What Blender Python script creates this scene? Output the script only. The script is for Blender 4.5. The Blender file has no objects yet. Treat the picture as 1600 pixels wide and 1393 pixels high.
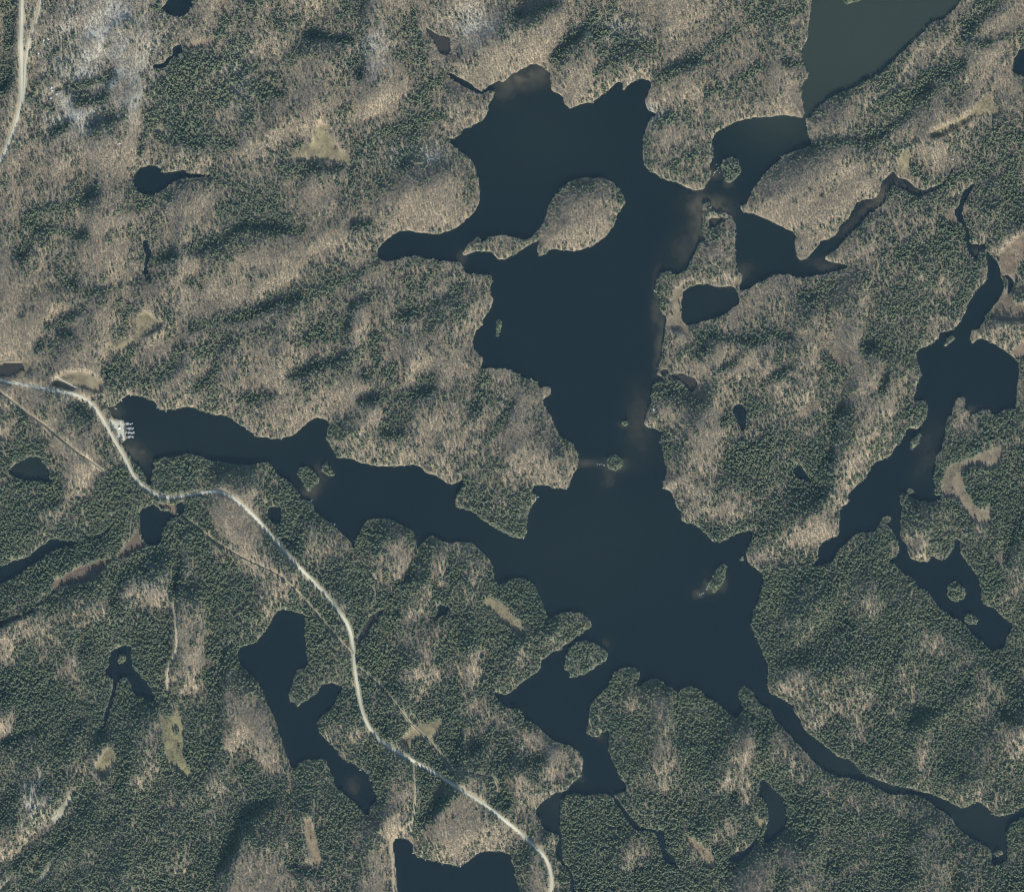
import bpy, math, random
import numpy as np
from mathutils import Vector

# ------------------------------------------------------------------ camera, sky, sun, exposure
PX = 1.6                                    # metres per photo pixel; the photo is 1600 x 1393 pixels
ALT = 12000.0
sc = bpy.context.scene
COL = sc.collection
cam_d = bpy.data.cameras.new('camera')
cam_d.sensor_width = 36.0
cam_d.sensor_fit = 'HORIZONTAL'
cam_d.lens = 36.0 * ALT / (1600 * PX)
cam_d.clip_start = 10.0
cam_d.clip_end = 60000.0
cam = bpy.data.objects.new('camera', cam_d)
cam.location = (0, 0, ALT)
COL.objects.link(cam)
sc.camera = cam

SUN_ELEV = math.radians(36)
SUN_AZ = math.radians(167)                  # compass bearing of the sun: a little east of south
world = bpy.data.worlds.new('World')
sc.world = world
world.use_nodes = True
wn = world.node_tree
bg = wn.nodes['Background']
sky = wn.nodes.new('ShaderNodeTexSky')
sky.sky_type = 'NISHITA'
sky.sun_disc = False
sky.sun_elevation = SUN_ELEV
sky.sun_rotation = SUN_AZ
wn.links.new(sky.outputs[0], bg.inputs[0])
bg.inputs[1].default_value = 0.12
sun_d = bpy.data.lights.new('sun', 'SUN')
sun_d.energy = 4.1
sun_d.angle = math.radians(0.5)
sun_d.color = (1.0, 0.95, 0.86)
sun = bpy.data.objects.new('sun', sun_d)
sdir = Vector((math.sin(SUN_AZ) * math.cos(SUN_ELEV), math.cos(SUN_AZ) * math.cos(SUN_ELEV), math.sin(SUN_ELEV)))
sun.rotation_euler = (-sdir).to_track_quat('-Z', 'Y').to_euler()
sun.location = (0, 0, 400)
COL.objects.link(sun)
sc.view_settings.view_transform = 'Standard'
sc.view_settings.look = 'None'
sc.view_settings.exposure = 1.30
sc.view_settings.gamma = 1.0
sc.view_settings.use_curve_mapping = False
sc.cycles.volume_bounces = 0
sc.cycles.max_bounces = 4
sc.cycles.diffuse_bounces = 2
sc.cycles.glossy_bounces = 1
sc.cycles.filter_width = 1.1
sc.cycles.use_adaptive_sampling = False
sc.cycles.use_denoising = True
sc.cycles.denoising_prefilter = 'ACCURATE'
HAZE = 0.155

rng = np.random.default_rng(11)
random.seed(5)

# ------------------------------------------------------------------ survey of the place (positions measured on the map sheet)
TILES = {'px': (0, 0, 1), 'N1': (1000, 230, 6.633), 'N2': (1000, 420, 6.633), 'N3': (1400, 220, 7.96), 'N4': (1140, 1180, 15.83),
         'N5': (0, 540, 7.96), 'MA': (130, 600, 11.43), 'MB': (165, 650, 26.67), 'HA': (50, 30, 19.9), 'HB': (60, 115, 19.9), 'PA': (360, 940, 6.633)}
for r in range(4):
    for c in range(4):
        TILES['r%dc%d' % (r, c)] = (400 * c, (0, 340, 690, 1043)[r], 3.98)


def P(s):
    out, t = [], TILES['px']
    for w in s.split():
        if w in TILES:
            t = TILES[w]
        else:
            a, b = w.split(',')
            out.append((t[0] + float(a) / t[2], t[1] + float(b) / t[2]))
    return np.array(out)


# name, label, tone (0 deep blue lake, 1 greener, 2 brown bog water), outline
WATERS = [
 ('lake', 'large dark blue many-armed lake across the middle of the view', 0, '''
r0c1 1490,560 1470,610 1445,650 1440,700 1415,745 1350,780 1290,800 1250,850 1195,870 1240,930 1300,960 1345,1000 1370,1060 1385,1130 1395,1200 1385,1260 1360,1310 1320,1355
r1c1 1260,55 1180,90 1120,100 1030,98 970,85 920,78 860,98 820,135 775,165 755,200 752,240 770,265 850,272 900,262 940,245 1000,240 1060,255 1130,268 1200,275 1275,278 1278,285 1285,310 1300,345 1380,352 1460,358 1470,380 1460,420 1455,460 1475,510 1470,540 1440,590 1410,630 1400,670 1360,710 1345,760 1350,810 1380,850 1420,885 1390,935 1400,945 1460,935 1540,940 1592,950
r1c2 40,970 70,1000 130,1005 155,1025 170,1060 210,1045 240,1055 238,1095 190,1130 210,1190 245,1240 265,1300 290,1350 340,1385
r2c2 385,20 405,70 415,120 405,165 385,200 360,250 340,295 310,285 260,290 210,268 130,268 130,300 155,345 130,390 95,440 88,500 95,560 65,600 0,590
r2c1 1530,555 1460,520 1400,470 1350,430 1290,415 1245,410 1238,370 1260,310 1290,260 1300,230 1260,245 1220,268 1180,258 1140,215 1080,200 1045,185 1020,150 970,140 900,148 840,155 760,150 700,140 640,125 610,108 560,100 510,105 490,60 460,20 450,0
r1c1 440,1385 440,1330 455,1270 420,1250 370,1245 320,1275 270,1320 250,1345 190,1365 110,1375 50,1365 0,1355
r1c0 1560,1330 1500,1290 1450,1250 1400,1225 1330,1225 1260,1200 1180,1172 1110,1190 1000,1197 980,1170
MA 1330,400 1290,330 1200,260 1110,250 1030,210 900,195 790,200 700,260 600,360 545,395 500,400 440,400 490,540 560,620 640,640 700,640 740,690 760,780 760,900 750,980 690,1030 680,1060 720,1130 800,1260 860,1340
r2c0 890,190 900,220 910,260 940,275 945,230 955,180 950,130 960,110 1040,95 1100,90 1180,70 1250,90 1300,115 1380,125 1430,140 1520,145 1592,140
r2c1 60,125 100,140 125,200 170,230 220,260 265,320 270,350 340,370 355,400 365,440 420,470 480,520 530,570 580,610 600,650 605,680 612,690 618,620 640,580 660,530 690,490 740,478 840,480 890,510 950,545 985,560 985,600 1000,640 990,670 1010,660 1040,620 1090,580 1130,600 1180,630 1240,630 1310,622 1360,640 1400,680 1450,730 1470,770 1475,830 1500,890 1540,880 1592,855
r2c2 60,845 110,870 150,910 170,960 195,1010 215,1070 225,1110 260,1085 310,1060 360,1065 420,1055 460,1090 505,1135 490,1155 440,1180 400,1210 370,1245 325,1255 300,1300 250,1300 215,1335 175,1360
r3c2 180,8 100,65 40,110 0,140
r3c1 1560,165 1500,155 1460,140 1490,175 1525,215 1545,245 1592,255
r3c2 40,245 65,290 70,320 130,340 190,390 230,430 270,460 340,475 390,495 425,530 440,570 438,620 430,670 390,700 355,740 320,770 270,775 210,815 150,870 150,910 180,950 195,1010 230,1010 300,1045 270,1110 265,1160 300,1210 350,1260 360,1330 358,1500 385,1500 388,1310 365,1250 320,1205 312,1140 306,1050 303,980 303,900 300,830 340,785 390,780 440,795 500,785 570,780 605,785 645,840 695,905 735,985 780,1012 830,1012 895,1022 900,1070 925,1140 940,1200 1000,1228 1030,1255 1048,1275 1035,1225 1005,1170 965,1140 955,1080 945,1020 930,1005 870,1005 800,985 755,940 705,880 655,810 625,785 700,770 720,745 700,710 675,680 650,620 620,560 600,500 600,430 605,390 590,385 560,400 530,435 490,420 460,400 475,350 480,300 485,240 520,190 560,150 600,110 620,60 650,20 700,0
780,0 795,40 785,90 800,110 830,85 880,65 930,80 950,115 1000,125 1030,160 1050,130 1090,110 1140,120 1180,140 1210,185 1270,215 1320,250 1360,300 1400,320 1420,290 1440,250 1420,200 1405,150 1430,105 1480,130 1510,170 1530,220 1592,250
r3c3 30,280 40,320 90,370 140,430 200,490 240,540 290,590 350,640 400,665 460,685 520,690 600,705 680,745 740,785 800,785 870,785 940,790 1000,825 1040,865 1100,900 1145,930 1160,970 1200,1020 1260,1060 1330,1095 1385,1130 1388,1220 1440,1225 1490,1190 1490,1120 1480,1060 1490,1000 1530,950 1700,880 1700,800 1592,855 1540,890 1500,900 1450,930 1400,910 1375,880 1350,855 1310,835 1270,835 1250,865 1200,872 1170,850 1110,820 1060,800 1000,780 940,765 870,740 800,735 740,715 680,695 600,660 560,620 520,570 460,560 430,550 390,510 330,460 270,420 220,370 200,320 165,280 160,240 140,220 100,200 40,165 0,145
r2c2 1592,1393 1585,1360 1560,1310 1535,1250 1510,1190 1490,1150 1495,1080 1520,1010 1545,950 1560,890 1565,830 1530,795 1490,770 1460,735 1455,690 1475,640 1490,610 1500,560 1480,545 1440,555 1390,575 1340,600 1300,618 1240,615 1215,580 1180,545 1130,510 1060,495 1050,430 1020,395 1010,350 985,305 940,290 945,240 965,200 960,150 945,100 940,50 925,0
r1c2 930,1330 890,1310 840,1305 820,1265 840,1210 870,1150 865,1100 875,1050 910,1015 960,1000 905,985 910,940 930,880 930,820 945,760 955,690 965,625 945,600 915,570 925,500 890,455 895,410 925,350 960,330 1000,345 1030,360 1080,330 1110,280 1140,220
N1 570,1100 600,1010 640,950 690,965 660,935 655,800 650,700 655,600 670,575 735,575 745,640 790,685 850,690 905,695 960,720 985,820 985,960 975,1040 990,1130 990,1230 1030,1300 1060,1340 1045,1390
N2 1020,150 1050,235 1060,240 1150,190 1200,150 1300,115 1400,80 1540,55
r1c3 0,370 60,355 140,350 180,380 260,370 340,355 420,340 490,310 500,295 450,285 350,265 360,240 440,190 500,110 560,60 600,0
r0c3 660,1310 730,1265 740,1200 770,1150 860,1180 900,1220 960,1220 1000,1200 1060,1180 1075,1155 1000,1190 930,1175 890,1140 860,1115 810,1110 780,1060 760,1080 710,1130 700,1170 680,1220 640,1235 560,1250 530,1300 500,1360
r1c3 450,40 420,110 370,140 330,140 300,190 245,250 190,272 165,180 175,100 120,70 60,45 10,20
N1 1480,830 1380,785 1300,740 1250,710 1130,685 1070,675 1045,640 1060,600 1100,600 1125,540 1165,450 1220,390 1250,320 1340,220 1400,170 1480,110 1592,70
r0c3 50,990 110,960 190,935 270,905 265,880 250,830 240,770 235,738 212,735 160,725 100,715 60,720 0,730
r0c2 1500,728 1420,750 1360,770 1310,800 1260,830 1240,870 1250,920 1248,980 1225,1040 1240,1080 1215,1130 1185,1180 1130,1185 1070,1160 1000,1120 950,1120 900,1080 850,1065 820,1000 812,950 820,880 815,840 840,780 870,730 920,712 850,690 825,630 850,570 870,520 840,495 800,487 760,505 720,530 690,570 690,510 650,515 600,560 550,600 500,640 450,640 400,660 360,678 325,640 320,600 250,565 240,540 240,480 225,440 190,410 130,395 80,420 40,445 0,460
r0c1 1540,512 1500,500 1430,550 1400,572 1330,520 1260,480 1200,450 1190,478 1260,522 1340,565 1390,592 1440,567'''),
 ('lake', 'paler grey green lake reaching in from the top edge', 1, '''
r0c3 212,734 262,737 285,700 330,650 400,600 500,560 590,515 700,460 760,400 850,310 900,260 970,200 1000,155 1090,120 1150,70 1190,20 1290,-160 290,-160 265,50 250,150 245,250 215,290 200,340 230,420 255,470 205,530 210,590 215,650 230,695'''),
 ('river', 'dark winding river lake down the right side of the view', 0, '''
N3 960,540 900,570 850,610 810,680 800,750 780,800 720,870 730,930 790,1030 840,1060 850,1130 850,1250 880,1290 880,1340
r1c3 1230,160 1230,200 1270,250 1290,270 1330,190 1350,200 1360,270 1365,330 1350,400 1280,470 1240,550 1220,600 1190,660 1130,705 1065,715 1060,755 1000,790 925,825 920,860 930,920 955,970 930,1020 920,1080 890,1140 985,1130 990,1220 960,1280 920,1320 870,1300 830,1385
r2c3 780,40 755,100 700,110 640,150 620,210 560,260 495,320 500,380 440,410 445,500 440,580 370,605 315,650 310,720 280,775 340,765 410,745 430,680 490,630 540,570 600,565 670,560 680,530 710,480 740,450 770,480 730,505 780,570 810,620 815,690 770,720 750,745 800,770 840,820 900,850 920,890 1000,940 1060,1030 1130,1080 1210,1120 1260,1190 1330,1240 1370,1290 1400,1300 1475,1280 1480,1220 1530,1150 1500,1110 1450,1080 1415,1025 1370,1025 1330,1000 1320,900 1310,840 1270,790 1230,730 1195,690 1190,605 1155,600 1150,670 1120,710 1070,735 1015,705 1000,745 950,750 880,720 870,680 860,625 820,590 825,540 825,460 835,410 820,360 825,320 850,320 890,345 940,375 980,365 1000,385 1080,360 1085,345 1070,330 1035,320 1040,270 1030,210 1040,150 1045,90 1080,50 1085,5
r1c3 1105,1345 1100,1310 1105,1270 1120,1240 1150,1220 1155,1160 1180,1115 1225,1120 1220,1180 1255,1215 1245,1280 1260,1235 1300,1215 1340,1195 1385,1200 1385,1230 1430,1220 1480,1190 1540,1190 1548,1120 1548,1050 1560,960 1565,900 1540,870 1500,845 1450,815 1390,775 1340,750 1300,755 1280,780 1265,785 1255,740 1270,690 1300,700 1320,680 1340,640 1355,615 1370,590 1420,530 1450,480 1470,430 1460,390 1450,370 1445,310 1420,270 1400,240
N3 1140,1390 1110,1270 1080,1265 1040,1300 1000,1280 940,1290 910,1240 915,1120 880,1040 840,960 830,870 860,770 900,680 970,570'''),
 ('pond', 'small dark pond cut by the top edge near the upper left', 0, 'r0c0 1000,60 1040,0 1060,-80 1200,-80 1195,40 1170,85 1110,110 1050,90'),
 ('pond', 'crooked dark pool beside the brown clearing in the upper left', 0, 'r0c0 1070,300 1100,280 1130,270 1135,320 1100,350 1065,365 1055,400 1000,430 950,420 960,405 1010,395 1040,360 1075,340'),
 ('pond', 'dark tadpole shaped pond in the upper left forest', 0, 'r0c0 825,1090 860,1050 920,1025 960,1030 1000,1045 1015,1075 1080,1070 1150,1055 1170,1080 1300,1085 1320,1100 1170,1105 1100,1120 1050,1150 1000,1190 940,1215 870,1205 835,1160'),
 ('pond', 'thin vertical dark pool below the tadpole shaped pond', 0, 'r1c0 885,145 920,135 930,180 945,210 925,260 920,320 925,350 890,355 900,280 905,220 885,180'),
 ('pond', 'rounded green grey pond near the left edge', 1, 'r2c0 50,180 110,125 180,95 220,85 260,100 290,150 320,230 330,260 230,240 170,245 90,220'),
 ('pond', 'long dark water arm entering at the left edge', 0, 'r2c0 -150,870 -150,800 0,775 80,740 160,720 250,650 330,595 400,610 470,615 500,635 430,650 350,665 280,710 200,770 120,830 0,890'),
 ('pond', 'dark bog pond under the bend of the pale road', 0, 'r2c0 860,450 890,410 950,385 985,405 1000,425 1050,425 1075,455 1110,455 1085,380 1150,370 1150,430 1120,465 1075,475 1040,500 1010,560 1005,630 960,655 920,645 880,605 870,540 865,490'),
 ('pond', 'forked dark pond in the lower left conifer woods', 0, 'r2c0 670,1393 680,1320 720,1280 790,1260 820,1270 815,1340 830,1393 r3c0 840,10 890,60 940,120 965,160 960,215 900,195 830,160 815,110 790,55 745,60 720,140 710,190 690,260 660,350 630,395 618,395 640,350 645,290 675,210 700,140 700,60 650,35 660,0'),
 ('lake', 'long dark lake left of the road in the lower left', 0, 'PA 560,70 640,85 690,115 770,120 770,250 780,400 805,560 812,620 790,680 740,685 690,700 660,780 630,880 605,960 615,1030 680,1030 700,1100 735,1050 800,1010 890,950 915,900 940,850 1000,840 1070,840 1140,870 1165,920 1100,1000 1040,1110 950,1180 900,1250 r3c1 385,340 395,400 440,450 490,500 530,550 560,580 610,585 640,620 680,640 715,690 735,750 750,790 750,830 710,860 705,915 685,915 640,870 600,820 540,775 500,745 480,690 460,640 440,580 420,560 350,570 290,575 260,600 245,630 215,620 195,550 160,450 130,370 110,290 60,210 40,140 10,90 PA 200,740 140,680 90,620 75,540 80,480 150,455 270,410 300,380 370,290 430,170 470,110 520,80'),
 ('lake', 'dark lake cut by the bottom edge left of the road', 0, 'r3c1 850,1060 900,1050 965,1075 980,1130 990,1165 1050,1185 1130,1205 1200,1220 1270,1230 1320,1200 1370,1160 1400,1140 1460,1135 1530,1140 1592,1160 r3c2 0,1200 20,1260 20,1290 60,1393 80,1600 r3c1 880,1600 875,1393 870,1300 860,1200 850,1120'),
 ('pond', 'dark teardrop pond in the lower right woods', 1, 'N4 840,565 890,580 960,660 1060,790 1200,900 1330,1060 1400,1130 r3c3 85,820 115,850 120,920 110,1000 60,1060 0,1085 r3c2 1570,1090 1555,1060 1575,985 1592,940 N4 960,1393 900,1220 860,1120 760,1010 715,880 715,780 745,640'),
 ('pond', 'small grey bog pool left of the teardrop pond', 1, 'r3c2 1345,1160 1400,1140 1440,1130 1490,1100 1500,1060 1530,1060 1500,1120 1470,1160 1440,1190 1400,1215 1350,1200'),
 ('pond', 'small shaded pool in the woods right of the lake narrows', 0, 'r1c2 1360,1185 1410,1150 1460,1180 1455,1240 1450,1310 1430,1340 1410,1290 1380,1230'),
 ('pond', 'small dark pool deep in the right hand woods', 0, 'r2c3 150,170 190,135 220,170 250,210 270,250 310,285 270,260 210,230 170,210'),
 ('pond', 'dark pond cut by the right edge near the top', 0, 'r0c3 1515,430 1530,370 1560,320 1592,290 1680,280 1680,470 1592,475 1540,470'),
 ('pond', 'round dark pond ringed by reeds beside the main lake', 0, 'N2 440,240 480,190 550,165 640,155 720,160 800,185 870,185 940,170 990,200 1020,260 1035,330 1020,370 970,400 900,460 820,500 740,530 650,545 560,580 500,585 450,560 425,500 425,380'),
 ('bog_pool', 'brown shallow bog pool curving behind the lake shore', 2, 'N2 290,1110 340,1090 430,1085 520,1110 580,1150 605,1200 560,1260 540,1300 480,1220 400,1150 330,1130'),
 ('bog_pool', 'tiny brown bog pool beside the sandy lake shore', 2, 'N2 205,1070 240,1035 290,1050 280,1100 230,1105'),
 ('pond', 'small dark pool between the road and the lake arm', 0, 'r2c1 65,430 100,400 160,400 160,470 150,510 120,515 80,490'),
 ('pond', 'square dark pool in the woods below the lake arm', 0, 'r2c1 1130,1010 1200,1015 1215,1050 1160,1090 1105,1100 1130,1060'),
 ('bog_pool', 'dark brown marsh pool at the left edge above the road', 2, 'N5 -200,260 0,235 80,200 200,200 300,230 320,280 250,330 150,380 0,390 -200,400'),
 ('bog_pool', 'narrow brown bog channel near the top centre', 2, 'r0c1 1045,170 1070,170 1110,210 1150,220 1210,235 1212,340 1190,350 1140,340 1110,270'),
 ('bog_pool', 'narrow shaded bog right of the road bend', 2, 'r2c1 625,1240 660,1160 700,1090 760,1050 820,1020 760,1100 700,1180 640,1260'),
 ('bog_pool', 'shallow cove behind the thin wooded spit', 2, 'N1 720,735 820,738 850,725 940,740 880,770 790,810 705,865 705,800'),
 ('pond', 'dark side pool beside the winding river', 0, 'r1c3 1455,365 1490,350 1530,380 1537,420 1510,460 1482,495 1484,440 1495,395'),
 ('bog_pool', 'dark gully of bog water in the lower left woods', 2, 'r2c0 555,600 620,580 680,520 705,515 680,550 630,595 570,605'),
 ('bog_pool', 'narrow brown creek arcing between the upper right inlet and meadow', 2, 'N3 -40,500 0,470 60,492 120,490 175,525 225,588 300,600 380,608 470,580 545,545 600,500 645,410 700,330 745,288 765,300 715,355 668,432 615,530 560,575 480,622 400,645 320,692 250,705 200,642 130,612 60,592 -20,570'),
]
# label place, outline
ISLANDS = [
 ('large tan wooded island with a thin tail in the upper lake', 'r1c1 1283,230 1300,190 1340,150 1385,115 1400,155 1440,130 1490,112 1530,108 1592,120 r1c2 60,135 110,135 150,95 200,30 r0c2 215,1320 240,1250 290,1190 340,1140 400,1120 450,1105 500,1105 560,1105 620,1130 665,1170 690,1220 705,1260 690,1290 655,1330 640,1393 r1c2 600,100 540,150 480,185 385,208 310,200 240,195 200,230 165,238 155,200 175,150 150,145 100,175 50,210 0,235 r1c1 1550,260 1500,265 1480,225 1440,210 1380,208 1330,220 1290,238'),
 ('small oval island in the bay at the upper right', 'N1 850,160 870,130 940,108 1000,108 1030,150 1048,230 1010,300 960,355 920,370 880,350 870,300 840,250 840,200'),
 ('thin sliver islet off the western shore', 'r1c1 1495,640 1520,625 1527,680 1507,738 1490,735 1498,690'),
 ('tiny lone islet just above the lake narrows', 'r1c2 683,1280 690,1265 705,1262 718,1272 718,1290 702,1298 688,1293'),
 ('round bushy islet in the lake narrows', 'r2c2 585,110 610,85 640,78 680,100 695,130 670,170 630,178 595,165'),
 ('kite shaped islet in the western arm', 'r2c1 250,180 280,155 320,150 350,180 395,230 390,255 350,275 335,310 315,300 300,260 270,215'),
 ('small islet right of the kite shaped islet', 'r2c1 400,170 435,120 450,140 490,190 490,220 440,205 410,190'),
 ('narrow slanted island in the lower main lake', 'r2c2 1310,760 1335,760 1330,810 1315,870 1280,920 1250,940 1245,900 1210,905 1240,860 1270,800'),
 ('plump island off the lower left shore', 'r2c2 330,1393 335,1330 360,1280 400,1245 450,1235 510,1250 570,1285 595,1310 590,1360 540,1385 r3c2 510,5 440,40 355,65 370,30 320,10'),
 ('tiny bush islet off the eastern point', 'r2c2 1420,722 1430,712 1444,718 1444,734 1430,740 1420,734'),
 ('little islet at the top edge of the green lake', 'r0c3 460,-60 470,20 500,30 540,15 590,-5 600,-60'),
 ('small pale rocky islet in the river mouth', 'r1c3 1095,790 1110,755 1150,722 1163,750 1140,770 1105,800'),
 ('thin islet in the upper river', 'r2c3 880,45 885,10 r1c3 900,1370 935,1330 955,1350 935,1393 r2c3 920,20 895,52'),
 ('round shrub islet beside the river point', 'r2c3 860,305 872,290 890,288 905,298 908,312 890,325 870,320'),
 ('round wooded islet in the lower river pool', 'r2c3 1110,940 1125,890 1160,870 1200,890 1240,935 1220,965 1170,995 1130,980'),
 ('square wooded islet in the lower river pool', 'r2c3 1215,1100 1230,1070 1290,1080 1305,1110 1290,1135 1240,1135'),
 ('tan mat islet in the forked pond', 'r2c0 725,1350 740,1325 770,1320 785,1340 775,1365 740,1372'),
 ('reddish mud bar in the lower right inlet', 'r3c3 1405,1150 1425,1130 1450,1135 1465,1155 1430,1165 1420,1175'),
]
# name, label, colour, outline (open ground: no trees)
TAN = (0.1324, 0.1136, 0.0655)
BRN = (0.1045, 0.0802, 0.0544)
RED = (0.0782, 0.0578, 0.0425)
OLV = (0.1220, 0.1150, 0.0592)
PALE = (0.1882, 0.1847, 0.1324)
MEADOWS = [
 ('meadow', 'tan sedge meadow in the upper left woods', TAN, 'r0c1 190,1000 290,930 360,880 370,800 400,760 450,790 470,850 510,910 560,960 610,1020 540,1020 400,995 300,1008'),
 ('meadow', 'triangular tan meadow above the western arm', TAN, 'r1c0 860,600 900,580 940,600 1005,655 1030,660 940,730 850,760 800,820 760,840 660,800 680,780 780,765 840,750 845,680'),
 ('marsh', 'brown open marsh above the road bend', (0.105, 0.09, 0.057), 'N5 720,380 850,330 1100,320 1200,390 1290,450 1290,560 1200,600 1000,530 900,565 780,545 630,480'),
 ('marsh', 'olive brown marsh bank at the left edge', (0.095, 0.083, 0.052), 'N5 -300,200 0,190 150,185 310,190 380,230 410,290 340,380 270,420 0,420 -300,410'),
 ('meadow', 'long yellow green meadow in the lower left', OLV, 'r3c0 1000,280 1030,330 1080,290 1110,245 1130,330 1145,400 1140,500 1165,590 1200,690 1150,680 1110,630 1035,570 1020,480'),
 ('meadow', 'small tan meadow left of the yellow green meadow', TAN, 'r3c0 600,600 650,510 690,475 730,530 735,580 700,640 640,690 605,650'),
 ('rock_outcrop', 'pale rock slab in the lower left corner woods', PALE, 'r3c0 310,945 360,880 440,780 470,755 430,850 400,910 340,985'),
 ('rock_outcrop', 'narrow pale rock strip below the pale slab', OLV, 'r3c0 170,1290 200,1230 300,1090 330,1060 260,1180 200,1300'),
 ('rock_outcrop', 'pale rock strip near the lower left corner', PALE, 'r3c0 225,1330 260,1270 330,1190 360,1180 290,1290 250,1340'),
 ('rock_outcrop', 'pale bare rock at the lower left corner', PALE, 'r3c0 -20,1410 20,1340 70,1320 40,1370 10,1420'),
 ('meadow', 'forked tan meadow beside the road', TAN, 'r3c1 900,440 940,400 980,370 1060,355 1150,310 1165,370 1110,450 1060,440 970,440 970,550 930,490'),
 ('meadow', 'tan meadow below the bulging lake shore', TAN, 'r2c1 1400,1010 1450,960 1510,1000 1570,1030 1592,1090 r2c2 50,1105 60,1150 90,1190 70,1228 30,1190 0,1160 r2c1 1540,1130 1480,1060'),
 ('marsh', 'pinkish brown marsh right of the river', (0.115, 0.095, 0.064), 'r2c3 1120,140 1180,130 1260,100 1350,60 1430,30 1460,70 1440,140 1390,180 1300,150 1240,170 1210,260 1250,330 1290,410 1330,430 1380,390 1390,440 1380,500 1340,530 1270,490 1220,430 1190,360 1080,330 1060,310 1100,220'),
 ('meadow', 'curved tan fen in the upper right', TAN, 'r0c3 990,850 1040,800 1150,760 1250,710 1310,630 1370,600 1400,560 1420,580 1390,620 1450,690 1410,735 1370,715 1300,730 1210,780 1100,840 1030,870'),
 ('meadow', 'tan strip at the head of the brown creek', TAN, 'r0c3 820,940 890,930 880,1080 865,1112 835,1100 800,1050'),
 ('marsh', 'brown marsh right of the upper river', BRN, 'r1c3 1420,230 1480,180 1540,120 1600,95 1700,80 1700,200 1592,230 1545,330 1545,420 1500,480 1475,500 1490,400 1450,370 1447,300'),
 ('marsh', 'grey brown marsh flat near the river mouth', BRN, 'r1c3 1360,620 1430,555 1470,480 1500,470 1520,530 1592,540 1700,545 1700,650 1592,650 1490,655 1420,640'),
 ('marsh', 'reddish marsh corner at the right edge', BRN, 'r1c3 1560,790 1592,770 1690,765 1690,860 1592,870 1560,880 1500,842'),
 ('marsh', 'red brown peat mat along the boggy creek', RED, 'r2c0 330,860 400,830 500,770 580,745 700,710 700,740 640,800 600,850 500,880 370,905 330,950 250,1020 150,1065 230,1015 335,925'),
 ('marsh', 'thin reddish tail of the bog strip near the left edge', RED, 'r2c0 -40,1140 100,1075 160,1062 230,1030 250,1042 120,1098 -30,1170'),
 ('marsh', 'red brown peat mat beside the bog pond', RED, 'r2c0 735,700 800,620 860,530 875,610 930,652 850,680 790,715 750,725'),
 ('marsh', 'red floating mat ring in the bog pond', (0.115, 0.072, 0.052), 'r2c0 980,402 1030,380 1085,395 1108,440 1085,475 1072,455 1080,430 1050,408 1010,412'),
 ('meadow', 'narrow tan fen in the bottom left woods', (0.135, 0.108, 0.068), 'r3c1 310,940 340,930 370,1020 390,1120 410,1190 405,1258 360,1220 330,1140 300,1050'),
 ('meadow', 'diagonal pinkish fen at the bottom right woods', (0.14, 0.11, 0.07), 'r3c2 1065,1015 1120,1050 1180,1100 1230,1140 1268,1200 1245,1260 1200,1195 1165,1170 1110,1110'),
 ('meadow', 'thin tan fen pointing at the teardrop pond', TAN, 'r3c2 1440,800 1480,860 1520,940 1592,950 1570,980 1555,1030 1525,980 1490,900 1455,850'),
 ('marsh', 'tan reed flat on the upper river bend', BRN, 'N3 700,830 790,785 722,868 728,930 785,1035 760,1060 700,1065 605,1005 650,900'),
 ('marsh', 'tan reed bank across the upper river', BRN, 'N3 832,870 858,800 895,750 905,900 890,960 845,955'),
 ('marsh', 'tan reed ring round the dark pond', (0.115, 0.095, 0.062), 'N2 340,230 440,150 540,110 620,130 560,158 480,188 438,245 425,380 425,500 450,562 510,590 510,700 400,650 300,640 270,520 350,480 340,350'),
 ('marsh', 'pinkish reed bed behind the lake narrows', (0.13, 0.105, 0.07), 'N2 550,1260 610,1200 650,1210 695,1320 640,1355 570,1330'),
 ('meadow', 'brown clearing in the upper left woods', (0.145, 0.115, 0.076), 'r0c0 1150,315 1190,250 1300,240 1350,230 1345,300 1240,305'),
 ('marsh', 'reedy gap between the dark pond and the eastern bay', BRN, 'N2 950,165 1000,80 1050,120 1030,180 990,200'),
 ('meadow', 'tan grass knoll clearing by the cottages', TAN, 'HB 480,480 600,400 780,430 760,500 640,560 500,560'),
]
LOT = P('MB 130,220 200,110 330,140 420,190 560,170 640,150 700,220 790,330 810,520 800,760 820,930 760,1010 660,1050 590,960 500,800 440,640 330,520 210,440 150,300')

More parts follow.
